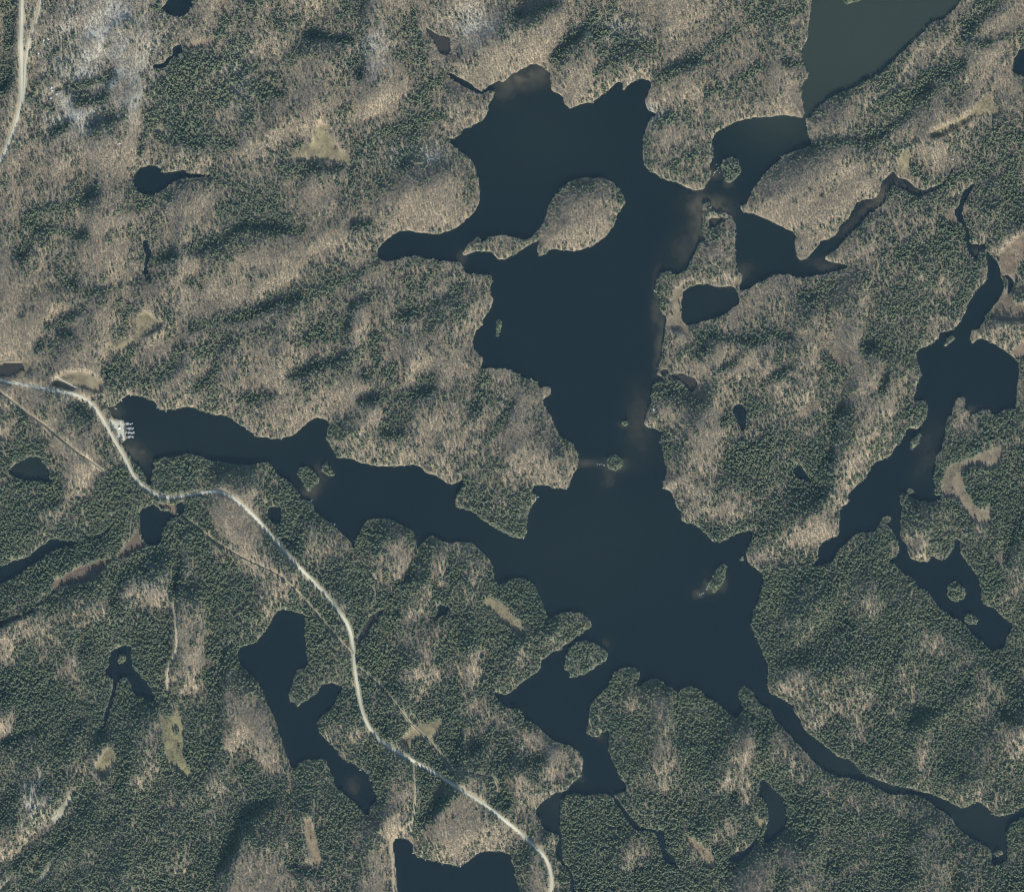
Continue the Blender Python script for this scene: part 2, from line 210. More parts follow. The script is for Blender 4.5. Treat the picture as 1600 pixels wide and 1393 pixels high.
ROADS = [  # name, label, width m, kind of surface, path
 ('road', 'pale gravel road winding from the left edge to the bottom', 6.6, 'gravel', 'px -150,560 -60,582 0,594 20,598 60,605 90,611 118,616 135,623 148,635 158,650 170,672 180,690 r2c0 760,70 800,150 830,210 860,250 910,290 960,325 1020,342 1080,347 1150,335 1230,320 1310,310 1380,310 1440,335 1500,380 1592,470 r2c1 60,540 120,610 200,700 280,790 370,880 440,955 510,1040 560,1110 590,1180 605,1280 612,1393 r3c1 630,100 645,200 670,300 710,380 760,440 830,485 920,540 1010,595 1100,645 1220,715 1310,770 1420,840 1520,920 1592,980 r3c2 70,1040 130,1095 190,1150 225,1210 243,1280 248,1340 235,1420 200,1700'),
 ('road', 'straight pale road in the upper left corner', 6.5, 'gravel', 'r0c0 150,-500 147,-20 145,100 140,250 140,350 140,450 140,550 135,650 110,750 80,840 50,920 20,990 -10,1040 -120,1200 -400,1500'),
 ('road', 'side track joining the straight road in the upper left corner', 4.2, 'gravel', 'r0c0 270,-300 260,-20 250,50 230,130 200,220 178,310 160,400 158,500 150,600 136,660'),
 ('track', 'dark driveway to the upper left cottages', 3.4, 'dirt', 'r0c0 175,670 230,600 300,582 350,555'),
 ('track', 'dirt track from the road down to the bottom lake', 3.2, 'dirt', 'r3c1 985,590 990,680 995,800 985,900 968,990 840,1050 848,1200 860,1393 862,1600'),
 ('footpath', 'straight cut line crossing the lower middle woods', 3.0, 'cut', 'r2c0 1130,460 1240,540 1330,620 1450,690 r2c1 0,760 100,800 200,870 290,970 380,1070 480,1190 590,1310'),
 ('footpath', 'straight cut line from the road to the forked meadow', 3.0, 'cut', 'r3c1 640,0 750,90 860,210 920,290 980,365 1080,450 1130,520 1200,600 1250,690'),
 ('footpath', 'straight cut line in the woods left of the marina', 5.0, 'cut', 'N5 -200,480 0,580 100,650 200,730 350,860 430,910 550,990 680,1100 800,1190 950,1310 r2c0 560,115 650,190'),
 ('footpath', 'faint path right of the forked meadow', 3.0, 'cut', 'r3c1 1225,640 1330,640 1440,670 1500,690 1512,800'),
 ('footpath', 'faint path through tan woods below the bog pond', 3.4, 'dirt', 'r2c0 1085,1000 1100,1150 1110,1290 r3c0 1040,0 1045,160'),
 ('footpath', 'narrow pale boardwalk path over the brown marsh', 2.6, 'gravel', 'N5 700,385 740,402 850,465 980,530'),
 ('footpath', 'pale woods track in the upper right', 2.8, 'dirt', 'r0c3 560,665 640,640 740,575 820,520 870,420 930,325 980,265'),
]

# evergreen share, slope shade counted in as more evergreens, per 25-pixel cell of the survey, 0 to 9, sixteen tiles of 14 x 16
CONIF_SHADE = {
'r0c0': '6555321234554246 5454321354443255 5455432223332365 5445421113456665 6545544213665455 6454655214665665 4454444215667645 4564246415776536 4565356416676564 4443541125545652 4222431254434542 4463543455544665 3344764356521366 2466643355212577',
'r0c1': '5654467444543233 5665675466333334 3367665357534345 3454455347644423 4333346335653322 6532443223655333 6432242124663443 5343343236654443 4232365677653333 3553246666465533 4577646667655533 4574456763311433 8843356631223533 8854345431233333',
'r0c2': '3544456322234467 6733454542244346 2123667653334653 2125556654456533 2243225455654334 3233345224422566 3333433234325553 3334333366554323 3333333372244444 3333333373554444 3333333374534634 3336643334655644 3362226443446644 3362224444446441',
'r0c3': '5653333333333764 5633333333457533 3464444445447335 5644444664433335 2344444752774344 2344465546764333 3234445666454662 2255454475322445 2245456642255665 3565456652344666 4322234445445444 3222222345556764 2222223676566666 2211234444565765',
'r1c0': '3666422345325677 3566632346436774 3755433346536643 3446544334423323 3346654433333223 3333434543444322 2223343434534543 2236543523445656 1245433423666765 1244343577643444 2133336776435644 2234444645544635 5644653333444456 3553344444444443',
'r1c1': '7764445333322333 5543234433333654 3323543334444455 3236643456654444 2467555556645665 5676554345546644 4556664335665333 5658763255533333 4354455643333444 2353553773233333 3344532663344466 6445213566655654 5322265476333645 4333664476344454',
'r1c2': '2324223366666433 4342223366656433 4444443366663433 3333333366565433 3333333367333332 3333333366444344 3333333355444456 4444444465346666 4444444455465444 5555555555332234 4544444467434444 2444444464664566 3544444442443567 3455555556433456',
'r1c3': '2222363344377666 2223434556865566 2333543466687433 3233445544676344 3455434465446726 3565433675646726 4454335654464535 6533226753334543 6532236664244555 3345523456333334 2445622456533335 5536644354544535 6535554555655677 6757643566566776',
'r2c0': '5762335446655666 6655324566677666 4766326765665444 6776447666667422 6765567665566322 7766677666767412 7666777656747643 6667776577757653 7776556776456764 6665666543377776 5566545754544757 5445556667635766 3544666677634666 4656466667643577',
'r2c1': '6555554444444354 5665553444445464 5666555555544564 6676555555555565 6576556666655666 5665557656666667 5674446644645566 4565555542637456 5546666544647566 5456667556465567 4556656564576657 5666766664456666 6667656754456657 6667547765465466',
'r2c2': '3344556556533677 3334566656434677 4433444444355566 6544444444434455 6544444444543346 7644444444466566 5555555555556565 5555555555557643 7755555555556557 7765555555556557 6766655555555567 6766665555555566 6656655555555566 4656556666666667',
'r2c3': '6676445555677655 6767534555775356 5677445555746665 4665455575747767 6654455575566677 5432456755665677 5433566743656656 4566666653566646 7777666765566674 7666654756676665 6655654666777666 6556766655777556 7667666766467766 7776666766664676',
'r3c0': '7775466667445746 7887556767644735 6777667766766733 3777767664767642 4567666654667633 5766654654667654 5656553655666567 6566565755666456 6445676666555656 6444676656666567 4456666655566566 3566666666566664 6666666655546652 5676766566667532',
'r3c1': '7666556764346366 7776566676567466 4766757666667455 3666756665676634 2566554676667446 4476656756766457 4467666755766566 6656666744655556 7666666644663367 6646676545742244 4564764534522234 4564655444442455 3443656444444444 3344564354444444',
'r3c2': '6666667676666677 6655567455677777 6655666453767766 5655557764777547 4255556764677636 6634556754677536 5734466764576556 2555666553566446 4456776666666646 4457777656667466 4557776667675467 6547766457646666 6457776667766754 6357776687766644',
'r3c3': '6556555656667474 4355545656776547 6545445566765466 5454555777655655 4446746765667653 5445667764576654 6555566675667665 6655566566666666 6776645554555456 6666767765554566 6766676676565567 5456666665665656 6456656675455556 6556676765465667',
}
# soft patches of pale silvery twigs (x, y, rx, ry) and warm russet litter, in photo pixels
SILVER = [(165, 45, 85, 62), (195, 115, 60, 70), (115, 185, 55, 42), (125, 95, 50, 50), (575, 85, 30, 40), (740, 40, 45, 30), (650, 245, 55, 16),
          (960, 50, 50, 20), (55, 1240, 20, 45), (1000, 180, 55, 18), (370, 120, 25, 50), (240, 895, 30, 25)]
RUSSET = [(390, 1130, 40, 60), (1010, 1120, 50, 60), (340, 830, 40, 50), (720, 760, 70, 40), (540, 160, 70, 60), (860, 70, 60, 50), (450, 620, 80, 40), (120, 470, 120, 80), (680, 320, 70, 40), (1250, 830, 50, 30), (100, 310, 80, 40), (1060, 110, 90, 60), (900, 340, 40, 40), (640, 900, 40, 90)]


BANDS = '''r0c1 30,530 150,600 8;r0c1 330,220 600,260 9;r0c1 620,370 650,500 5;r0c1 970,70 1040,400 7;r0c1 1080,520 1000,650 8;r0c1 780,830 1150,720 9;r0c1 -200,1290 200,1340 15;r0c1 170,1045 620,1045 6;r0c1 820,1000 960,1040 6;r0c1 520,100 640,60 8
r0c2 30,110 280,40 8;r0c2 250,380 520,100 9;r0c2 560,210 880,300 11;r0c2 520,470 620,390 6;r0c2 900,480 1250,330 9;r0c2 1250,290 1560,90 7;r0c2 1200,600 1560,420 8;r0c2 830,780 1000,725 7;r0c2 990,1030 1120,960 9;r0c2 825,830 850,1050 5;r0c2 280,1200 400,1130 5;r0c2 640,1150 690,1260 5
r0c3 1180,250 1420,20 8;r0c3 950,480 1180,400 14;r0c3 700,620 1000,560 11;r0c3 620,900 850,720 8;r0c3 250,900 560,890 6;r0c3 100,400 240,400 7;r0c3 40,120 230,60 8;r0c3 1330,900 1590,850 9;r0c3 900,1050 980,1120 8;r0c3 1080,1150 1500,1000 13;r0c3 750,1190 920,1230 6;r0c3 400,600 700,470 6;r0c3 1500,1100 1600,1380 20;r0c3 1300,300 1590,200 4
r1c0 120,240 170,150 10;r1c0 180,40 520,120 12;r1c0 1200,210 1560,20 12;r1c0 340,310 480,450 6;r1c0 300,690 520,580 6;r1c0 360,720 450,740 6;r1c0 1200,680 1590,600 9;r1c0 660,980 830,820 11;r1c0 1000,980 1130,930 6;r1c0 1220,1080 1330,950 6;r1c0 940,260 1090,250 8;r1c0 150,1300 120,1180 9;r1c0 480,1180 560,1250 8;r1c0 230,830 260,780 6;r1c0 780,640 820,560 5;r1c0 560,480 860,400 5;r1c0 1160,400 1240,440 6
r1c1 60,580 350,440 11;r1c1 350,460 530,400 8;r1c1 330,740 480,620 10;r1c1 400,600 560,680 8;r1c1 220,1010 560,860 8;r1c1 680,980 840,960 11;r1c1 730,740 760,900 9;r1c1 -60,1120 100,1110 8;r1c1 640,1150 1100,1080 9;r1c1 830,1320 900,1240 12;r1c1 880,640 1120,530 8;r1c1 1180,500 1320,400 8;r1c1 1360,1180 1420,1000 8;r1c1 440,1360 560,1250 8;r1c1 1000,1000 1090,990 6;r1c1 560,380 760,300 6;r1c1 900,330 1000,260 6;r1c1 600,60 700,40 7;r1c1 0,60 280,80 10;r1c1 600,560 760,480 6;r1c1 1480,1350 1590,1150 7
r1c2 1140,860 1190,810 7;r1c2 1150,720 1560,770 11;r1c2 880,1100 1090,1080 9;r1c2 1320,1260 1560,1180 9;r1c2 920,330 1010,360 5;r1c2 910,420 930,580 5;r1c2 1090,280 1180,150 5;r1c2 940,720 940,880 4;r1c2 1300,950 1400,900 5;r1c2 0,960 130,1010 5
r1c3 1080,60 1220,130 13;r1c3 720,230 1000,180 9;r1c3 1270,350 1340,250 7;r1c3 1130,580 1290,380 8;r1c3 640,700 740,560 7;r1c3 600,810 900,850 8;r1c3 200,500 400,440 9;r1c3 -20,700 140,760 6;r1c3 340,860 430,960 8;r1c3 700,1080 740,980 5;r1c3 30,1010 150,930 7;r1c3 250,1290 460,1200 11;r1c3 940,950 945,1000 5;r1c3 800,1250 960,1180 8;r1c3 1330,1300 1560,1230 14;r1c3 720,420 900,480 7;r1c3 1480,420 1590,300 6
r0c0 430,560 700,480 9;r0c0 480,650 640,620 7;r0c0 540,800 780,740 6;r0c0 1080,420 1500,380 11;r0c0 1020,560 1400,640 12;r0c0 1000,850 1440,900 13;r0c0 1050,720 1300,780 11;r0c0 150,1340 600,1220 8;r0c0 880,950 930,700 6;r0c0 1340,250 1420,120 7;r0c0 20,560 60,120 10;r0c0 240,850 420,780 7;r0c0 870,1300 1050,1220 8;r0c0 1380,1330 1590,1330 11;r0c0 180,620 330,680 8;r0c0 960,60 1250,130 4
r2c0 0,520 340,380 7;r2c0 440,450 590,360 5;r2c0 620,250 760,190 9;r2c0 0,1130 200,1050 5;r2c0 300,1000 640,840 5;r2c0 500,1330 560,1220 6;r2c0 830,1220 900,1080 7;r2c0 1080,950 1110,800 7;r2c0 700,1020 720,900 7;r2c0 1290,1330 1450,1300 10;r2c0 1140,470 1200,430 7;r2c0 130,260 330,250 8
r2c1 620,960 650,800 7;r2c1 880,900 1060,860 4;r2c1 1110,990 1110,880 3;r2c1 1210,900 1220,720 5;r2c1 940,860 1050,680 6;r2c1 160,450 200,640 8;r2c1 660,1240 830,960 6;r2c1 620,640 660,520 7;r2c1 1250,340 1320,230 6;r2c1 170,380 260,360 6
r2c3 0,380 200,270 7;r2c3 1380,760 1400,880 7;r2c3 1540,420 1592,330 7;r2c3 60,930 140,850 5;r2c3 1480,760 1490,600 7;r2c3 690,1310 760,1390 4;r2c3 20,900 300,810 6;r2c3 1100,370 1250,480 6;r2c3 300,30 400,120 7;r2c3 1240,200 1480,170 7
r3c0 120,380 150,300 7;r3c0 20,480 420,300 7;r3c0 300,1080 400,950 7;r3c0 200,1300 420,1010 6;r3c0 1300,120 1330,20 8;r3c0 1490,640 1560,600 9;r3c0 1480,950 1590,900 10;r3c0 100,1220 260,1120 5;r3c0 1250,1370 1480,1100 7;r3c0 130,150 400,100 8
r3c1 40,820 180,700 5;r3c1 500,980 640,870 7;r3c1 1060,920 1230,780 9;r3c1 1180,330 1200,240 6;r3c1 1340,520 1480,380 9;r3c1 380,1010 420,1130 6;r3c1 210,1240 420,1290 5;r3c1 1210,130 1250,60 7;r3c1 1060,660 1020,620 6
r3c2 640,280 700,130 6;r3c2 410,1200 500,1070 8;r3c2 780,1330 830,1280 9;r3c2 1140,950 1230,880 9;r3c2 1380,840 1390,790 7;r3c2 1430,250 1560,400 7;r3c2 1030,300 1050,200 6;r3c2 60,620 190,560 8;r3c2 600,430 660,300 6;r3c2 300,900 320,790 6
r3c3 640,400 1060,270 9;r3c3 1060,220 1220,60 8;r3c3 340,400 440,440 8;r3c3 560,500 640,540 7;r3c3 400,1250 460,1180 9;r3c3 760,1260 860,1210 11;r3c3 1440,290 1530,340 5;r3c3 1420,20 1520,60 12;r3c3 1490,1300 1590,1380 12;r3c3 1340,830 1400,810 6;r3c3 160,860 200,800 5;r3c3 1170,700 1240,680 4'''


# ------------------------------------------------------------------ fields on a regular grid (photo pixels)
STEP = 2.5
MARG = 150.0
gx = np.arange(-MARG, 1600 + MARG + 0.1, STEP)
gy = np.arange(-MARG, 1393 + MARG + 0.1, STEP)
NX, NY = len(gx), len(gy)
GX, GY = np.meshgrid(gx, gy)


def hashn(ix, iy, seed):
    h = (ix.astype(np.int64) * 374761393 + iy.astype(np.int64) * 668265263 + seed * 1442695041) & 0xffffffff
    h = ((h ^ (h >> 13)) * 1274126177) & 0xffffffff
    h = ((h ^ (h >> 16)) * 2246822519) & 0xffffffff
    return ((h ^ (h >> 15)) & 0xffffff) / float(0xffffff)


def vnoise(x, y, sx, sy=None, ang=0.0, seed=1):
    sy = sx if sy is None else sy
    c, s = math.cos(ang), math.sin(ang)
    u = (x * c + y * s) / sx
    v = (-x * s + y * c) / sy
    iu, iv = np.floor(u), np.floor(v)
    fu, fv = u - iu, v - iv
    fu = fu * fu * (3 - 2 * fu)
    fv = fv * fv * (3 - 2 * fv)
    a = hashn(iu, iv, seed)
    b = hashn(iu + 1, iv, seed)
    d = hashn(iu, iv + 1, seed)
    e = hashn(iu + 1, iv + 1, seed)
    return ((a * (1 - fu) + b * fu) * (1 - fv) + (d * (1 - fu) + e * fu) * fv) * 2 - 1


def chaikin(p, closed=True):
    q = np.roll(p, -1, 0) if closed else p[1:]
    a = p if closed else p[:-1]
    out = np.empty((len(a) * 2, 2))
    out[0::2] = a * 0.78 + q * 0.22
    out[1::2] = a * 0.22 + q * 0.78
    return out if closed else np.vstack([p[:1], out, p[-1:]])


def seg_field(poly, R, closed=True, val=None):
    """distance (pixels, capped at R) to a polyline; with val also the value carried along it"""
    D = np.full((NY, NX), R, np.float32)
    V = np.zeros((NY, NX), np.float32) if val is not None else None
    n = len(poly)
    for i in range(n if closed else n - 1):
        j = (i + 1) % n
        (x0, y0), (x1, y1) = poly[i], poly[j]
        a0 = max(0, int((min(x0, x1) - R + MARG) / STEP)); a1 = min(NX, int((max(x0, x1) + R + MARG) / STEP) + 2)
        b0 = max(0, int((min(y0, y1) - R + MARG) / STEP)); b1 = min(NY, int((max(y0, y1) + R + MARG) / STEP) + 2)
        if a0 >= a1 or b0 >= b1:
            continue
        X, Y = GX[b0:b1, a0:a1], GY[b0:b1, a0:a1]
        dx, dy = x1 - x0, y1 - y0
        L = dx * dx + dy * dy + 1e-9
        t = np.clip(((X - x0) * dx + (Y - y0) * dy) / L, 0, 1)
        d = np.hypot(X - x0 - t * dx, Y - y0 - t * dy)
        sub = D[b0:b1, a0:a1]
        m = d < sub
        sub[m] = d[m]
        if val is not None:
            V[b0:b1, a0:a1][m] = (val[i] + (val[j] - val[i]) * t)[m]
    return (D, V) if val is not None else D


def inside(poly):
    M = np.zeros((NY, NX), bool)
    n = len(poly)
    for i in range(n):
        (x0, y0), (x1, y1) = poly[i], poly[(i + 1) % n]
        if y0 == y1:
            continue
        lo, hi = min(y0, y1), max(y0, y1)
        r0 = max(0, int(math.ceil((lo + MARG) / STEP)))
        r1 = min(NY - 1, int(math.ceil((hi + MARG) / STEP)) - 1)
        if r1 < r0:
            continue
        ys = gy[r0:r1 + 1]
        xs = x0 + (ys - y0) * (x1 - x0) / (y1 - y0)
        M[r0:r1 + 1] ^= GX[r0:r1 + 1] < xs[:, None]
    return M


def signed(poly, R=80.0):
    d = seg_field(poly, R)
    return np.where(inside(poly), d, -d)


def sample(F, x, y):
    u = np.clip((np.asarray(x, float) + MARG) / STEP, 0, NX - 1.001)
    v = np.clip((np.asarray(y, float) + MARG) / STEP, 0, NY - 1.001)
    i, j = u.astype(int), v.astype(int)
    f, g = u - i, v - j
    return (F[j, i] * (1 - f) + F[j, i + 1] * f) * (1 - g) + (F[j + 1, i] * (1 - f) + F[j + 1, i + 1] * f) * g


def blur(F, r):
    r = max(1, int(round(r / STEP)))
    for _ in range(2):
        for ax in (0, 1):
            pad = [(0, 0), (0, 0)]
            pad[ax] = (r + 1, r)
            c = np.cumsum(np.pad(F, pad, mode='edge'), axis=ax)
            n = F.shape[ax]
            hi = np.take(c, np.arange(2 * r + 1, 2 * r + 1 + n), axis=ax)
            lo = np.take(c, np.arange(0, n), axis=ax)
            F = (hi - lo) / (2 * r + 1)
    return F


def wpos(x, y):
    return (np.asarray(x) - 800.0) * PX, (696.5 - np.asarray(y)) * PX


# water: S > 0 inside, pixels
S = np.full((NY, NX), -80.0)
OWN = np.full((NY, NX), -1)
SHALLOW = np.full((NY, NX), -80.0)
for k, (_n, _l, tone, s) in enumerate(WATERS):
    p = chaikin(P(s))
    f = signed(p)
    m = f > S
    S[m] = f[m]
    OWN[m] = k
ISD = []
ISL_POLY = []
for lab, s in ISLANDS:
    p = chaikin(P(s))
    ISL_POLY.append(p)
    f = signed(p, 40.0)
    ISD.append(f)
    S = np.minimum(S, -f)
S = S + 1.0 * vnoise(GX, GY, 6.5, seed=3) + 0.8 * vnoise(GX, GY, 3.4, seed=4)
MED = []
for name, lab, colr, s in MEADOWS:
    MED.append(signed(chaikin(P(s)), 30.0))
MEDALL = np.max(MED, axis=0) + 1.7 * vnoise(GX, GY, 7.0, seed=8) + 0.8 * vnoise(GX, GY, 3.5, seed=9) - 0.4
for t_, r0_ in (('r3c0 1095,392', 5.0), ('r3c0 1110,512', 3.5), ('r2c3 1212,205', 4.0), ('r2c3 1150,300', 2.5), ('r1c3 1520,250', 4.0), ('N5 560,350', 5.0), ('r0c1 500,930', 3.0), ('r3c1 350,1060', 2.5), ('r3c2 1195,1150', 2.5)):
    (hx_, hy_), = P(t_)                     # clumps of trees standing in the open bogs
    MEDALL = np.minimum(MEDALL, np.hypot(GX - hx_, (GY - hy_) * 0.7) - r0_)
LOTD = signed(LOT, 30.0)

# evergreen share, raised where slopes are shaded
CM = np.zeros((NY, NX))
for r in range(4):
    y0 = (0, 340, 690, 1043)[r]
    rows = []
    for c in range(4):
        rows.append([[int(ch) for ch in row] for row in CONIF_SHADE['r%dc%d' % (r, c)].split()])
    A = np.concatenate([np.array(a, float) for a in rows], axis=1)      # 14 x 64
    j0 = 0 if r == 0 else np.searchsorted(gy, y0 + (5 if r == 1 else 0))
    j1 = NY if r == 3 else np.searchsorted(gy, (345, 690, 1043)[r])
    u = np.clip((gx - 12.5) / 25.0, 0, 62.999)
    v = np.clip((gy[j0:j1] - y0 - 12.5) / 25.0, 0, 12.999)
    i, j = u.astype(int), v.astype(int)
    f, g = (u - i)[None], (v - j)[:, None]
    CM[j0:j1] = (A[np.ix_(j, i)] * (1 - f) + A[np.ix_(j, i + 1)] * f) * (1 - g) + (A[np.ix_(j + 1, i)] * (1 - f) + A[np.ix_(j + 1, i + 1)] * f) * g
ANG = math.radians(-38)
BAND = np.zeros((NY, NX))  # dark belts, mostly slope shade, put in as evergreens, darker soil and twigs
for st in BANDS.replace('\n', ';').split(';'):
    t_, a_, b_, w_ = st.split()
    q = P('%s %s %s' % (t_, a_, b_))
    n_ = max(2, int(np.hypot(*(q[1] - q[0])) / 8))
    q = q[0] + (q[1] - q[0]) * np.linspace(0, 1, n_)[:, None]
    D = seg_field(q, 40.0, False)
    w_ = float(w_) * (1 + 0.45 * vnoise(GX, GY, 15, seed=24) + 0.25 * vnoise(GX, GY, 6, seed=25))
    BAND = np.maximum(BAND, np.clip(1.35 - D / np.maximum(w_ * 1.25, 1), 0, 1) ** 1.3)
up = np.clip((720 - GY) / 60, 0, 1)
CM = np.maximum(4.95 + (CM - 5.6) * 1.2, 7.4 * np.minimum(BAND, 1)) * (1 - up) + up * np.maximum(CM * 0.62 + 0.2 + 0.9 * np.exp(-((GX - 330) / 110) ** 2 - ((GY - 150) / 100) ** 2) + 0.8 * np.exp(-((GX - 1380) / 130) ** 2 - ((GY - 480) / 170) ** 2), 5.8 * np.minimum(BAND, 1))
for i in [q for q in range(len(ISLANDS)) if q not in (0, 16, 17)]:
    CM = np.where(ISD[i] > -3, 7.5, CM)
CMN = (CM / 9.0 + 0.12 * vnoise(GX, GY, 44, 13, ANG, 21) + 0.09 * vnoise(GX, GY, 14, 7, ANG, 22) + 0.07 * vnoise(GX, GY, 6, seed=23))

# relief
H0 = np.zeros((NY, NX))
Lm = -S * PX
land = np.clip(Lm, 0, None)
rise = 1 - np.exp(-np.clip(land - 5, 0, None) / 45.0)
tan_b = blur(CM / 9.0, 14)
ridge = (0.55 * vnoise(GX, GY, 120, 46, ANG, 31) + 0.45 * vnoise(GX, GY, 62, 24, ANG, 32) + 0.22 * vnoise(GX, GY, 30, 15, ANG, 33))
dark = blur(CM / 9.0, 4) - blur(CM / 9.0, 90) + 0.20 * np.minimum(BAND, 1) + 0.17 * ridge + 0.06 * vnoise(GX, GY, 40, 16, ANG, 34)
lean = np.zeros_like(H0)
acc = np.zeros(NX)
lam = math.exp(-STEP / 60.0)
for j in range(NY - 1, -1, -1):             # walking north: shaded evergreen belts lie on slopes that fall northwards
    acc = acc * lam - 2.7 * dark[j] * STEP * PX
    lean[j] = acc
lean = np.clip(blur(lean, 3), -30, 38)
hill = 14.0 + 7.0 * ridge - 8.0 * (tan_b - 0.5) + lean
H = np.minimum(land, 6.0) * 0.16 + rise * (3.0 + np.where(hill > 2, hill, 2 * np.exp((np.minimum(hill, 2) - 2) / 4)))
H = np.where(S > 0, -np.minimum(S * PX * 0.22, 4.0), H)
# open bogs lie flat and low
wet = np.clip((np.max(MED, axis=0) + 4) / 8.0, 0, 1)
wet = wet * wet * (3 - 2 * wet)
flat = blur(np.where(S > 0, 0.4, H), 30)
H = np.where(S > 0, H, H * (1 - wet * 0.8) + (0.5 * flat + 0.4) * wet * 0.8)
lotw = np.clip((LOTD + 3) / 4.0, 0, 1)
H = np.where(S > 0.6, H, H * (1 - lotw) + np.where(S > -3, 0.7, 1.1) * lotw)
H = np.where((S > 0) & (H > 0), -0.05, H)

# roads cut into the relief
ROADD = np.full((NY, NX), 60.0)
road_paths = []
for name, lab, w, surf, s in ROADS:
    p = chaikin(chaikin(P(s), False), False)
    d = np.hypot(*np.diff(p, axis=0).T)
    t = np.concatenate([[0], np.cumsum(d)])
    n = max(4, int(t[-1] / 3.0))
    tt = np.linspace(0, t[-1], n)
    p = np.stack([np.interp(tt, t, p[:, 0]), np.interp(tt, t, p[:, 1])], 1)
    z = np.maximum(sample(H, p[:, 0], p[:, 1]), 0.9)
    for _ in range(30 if w > 4 else 8):
        z[1:-1] = (z[:-2] + z[1:-1] * 2 + z[2:]) / 4
    z = np.maximum(z, 0.9)
    road_paths.append((p, z))
    D, V = seg_field(p, 9.0, False, z)
    hw = w / PX / 2
    k = np.clip((hw + 4.5 - D) / 3.0, 0, 1)
    k = np.where(D < 9.0, k, 0)
    okl = (S < 0.5) | (w > 5)
    k = np.where(okl, k, 0)
    H = H * (1 - k) + V * k
    gap = D - hw
    ROADD = np.minimum(ROADD, np.where(D < 9.0, gap - (1.4 if surf == 'gravel' and w > 4 else 0.2 if surf != 'cut' else 0.8), 60.0))

# water tint: sand and peat shoals under thin water, in photo pixels (x, y, rx, ry, angle, strength)
SHOALS = [(820, 122, 32, 14, -10, 0.85), (790, 135, 14, 18, 20, 0.5), (1031, 545, 6, 75, 4, 0.55), (1026, 470, 6, 40, 3, 0.5), (1093, 345, 13, 34, 8, 0.7), (1082, 325, 10, 20, 10, 0.55), (1070, 385, 16, 26, 25, 0.3),
          (1105, 318, 26, 12, 8, 0.7), (1128, 328, 16, 8, 35, 0.7), (1122, 347, 16, 9, -20, 0.5), (722, 402, 6, 9, 0, 0.6), (912, 724, 24, 5, -3, 0.5), (952, 745, 8, 16, 20, 0.35), (962, 727, 18, 9, 0, 0.5), (1092, 928, 8, 5, 0, 0.8), (1108, 915, 8, 12, 30, 0.7), (1128, 912, 6, 10, 10, 0.5),
          (205, 705, 20, 14, 35, 0.55), (222, 706, 6, 3, -30, 0.8), (178, 645, 12, 10, 0, 0.45), (948, 1003, 6, 6, 0, 0.22), (938, 1152, 5, 7, 0, 0.25), (1000, 660, 16, 40, 0, 0.3), (975, 663, 8, 6, 0, 0.4), (486, 768, 14, 10, -30, 0.5), (500, 742, 10, 14, 0, 0.45), (497, 755, 8, 8, 0, 0.4),
          (1115, 272, 9, 9, 0, 0.5), (1138, 288, 7, 6, 0, 0.35), (908, 1215, 4, 6, 0, 0.25), (552, 1228, 8, 12, 15, 0.35), (1150, 430, 18, 10, -30, 0.5), (1350, 330, 40, 6, -45, 0.5), (1380, 305, 26, 12, -45, 0.75), (1292, 415, 20, 7, 10, 0.55), (1430, 300, 24, 7, 0, 0.6), (1530, 395, 8, 8, 0, 0.4), (1450, 690, 12, 30, 30, 0.15), (1448, 720, 12, 26, 40, 0.2), (1520, 645, 16, 8, 0, 0.5), (1300, 100, 0, 0, 0, 0)]
SH = np.zeros((NY, NX))
for x, y, rx, ry, a, st in SHOALS:
    if rx == 0:
        continue
    c, s_ = math.cos(math.radians(a)), math.sin(math.radians(a))
    u = ((GX - x) * c + (GY - y) * s_) / (rx * 1.2)
    v = (-(GX - x) * s_ + (GY - y) * c) / (ry * 1.1)
    SH = np.maximum(SH, st * np.exp(-(u * u + v * v) * 0.9))
SH = np.clip(SH * 1.1 * (0.85 + 0.40 * vnoise(GX, GY, 14, 9, 0.5, 41) + 0.3 * vnoise(GX, GY, 5, seed=42)) + 0.10 * np.exp(-np.clip(S, 0, None) / 2.0), 0, 1)
for k, w in enumerate(WATERS):
    if w[2] == 2:
        SH[OWN == k] = np.maximum(SH[OWN == k], 0.62)


MURK = np.zeros((NY, NX))
for x, y, rx, ry, st in [(1215, 190, 70, 45, 0.62), (850, 210, 130, 80, 0.16), (900, 850, 150, 90, 0.13), (330, 680, 150, 60, 0.14), (1345, 1200, 110, 60, 0.25), (1530, 1280, 70, 50, 0.25), (870, 1250, 30, 40, 0.3), (45, 735, 50, 40, 0.35), (1215, 1260, 30, 60, 0.25), (1160, 1340, 30, 30, 0.4), (1110, 475, 60, 40, 0.15), (250, 695, 40, 40, 0.2), (1205, 370, 60, 50, 0.1)]:
    MURK = np.maximum(MURK, st * np.exp(-((GX - x) / rx) ** 2 - ((GY - y) / ry) ** 2))
MURK = MURK * (1 + 0.2 * vnoise(GX, GY, 60, 25, 0.4, 43))
for k, w in enumerate(WATERS):
    if w[2] == 1 and 'lake' in w[0]:
        m = OWN == k
        MURK[m] = np.clip(0.68 + 0.30 * (200 - GY[m]) / 110, 0.6, 0.98)


def blob(lst):
    F = np.zeros((NY, NX))
    for x, y, rx, ry in lst:
        F = np.maximum(F, np.exp(-((GX - x) / rx) ** 2 - ((GY - y) / ry) ** 2))
    return F


SIL = blob(SILVER) * (0.8 + 0.5 * vnoise(GX, GY, 18, 10, ANG, 51))
RUS = blob(RUSSET) * (0.8 + 0.5 * vnoise(GX, GY, 18, 10, ANG, 52))


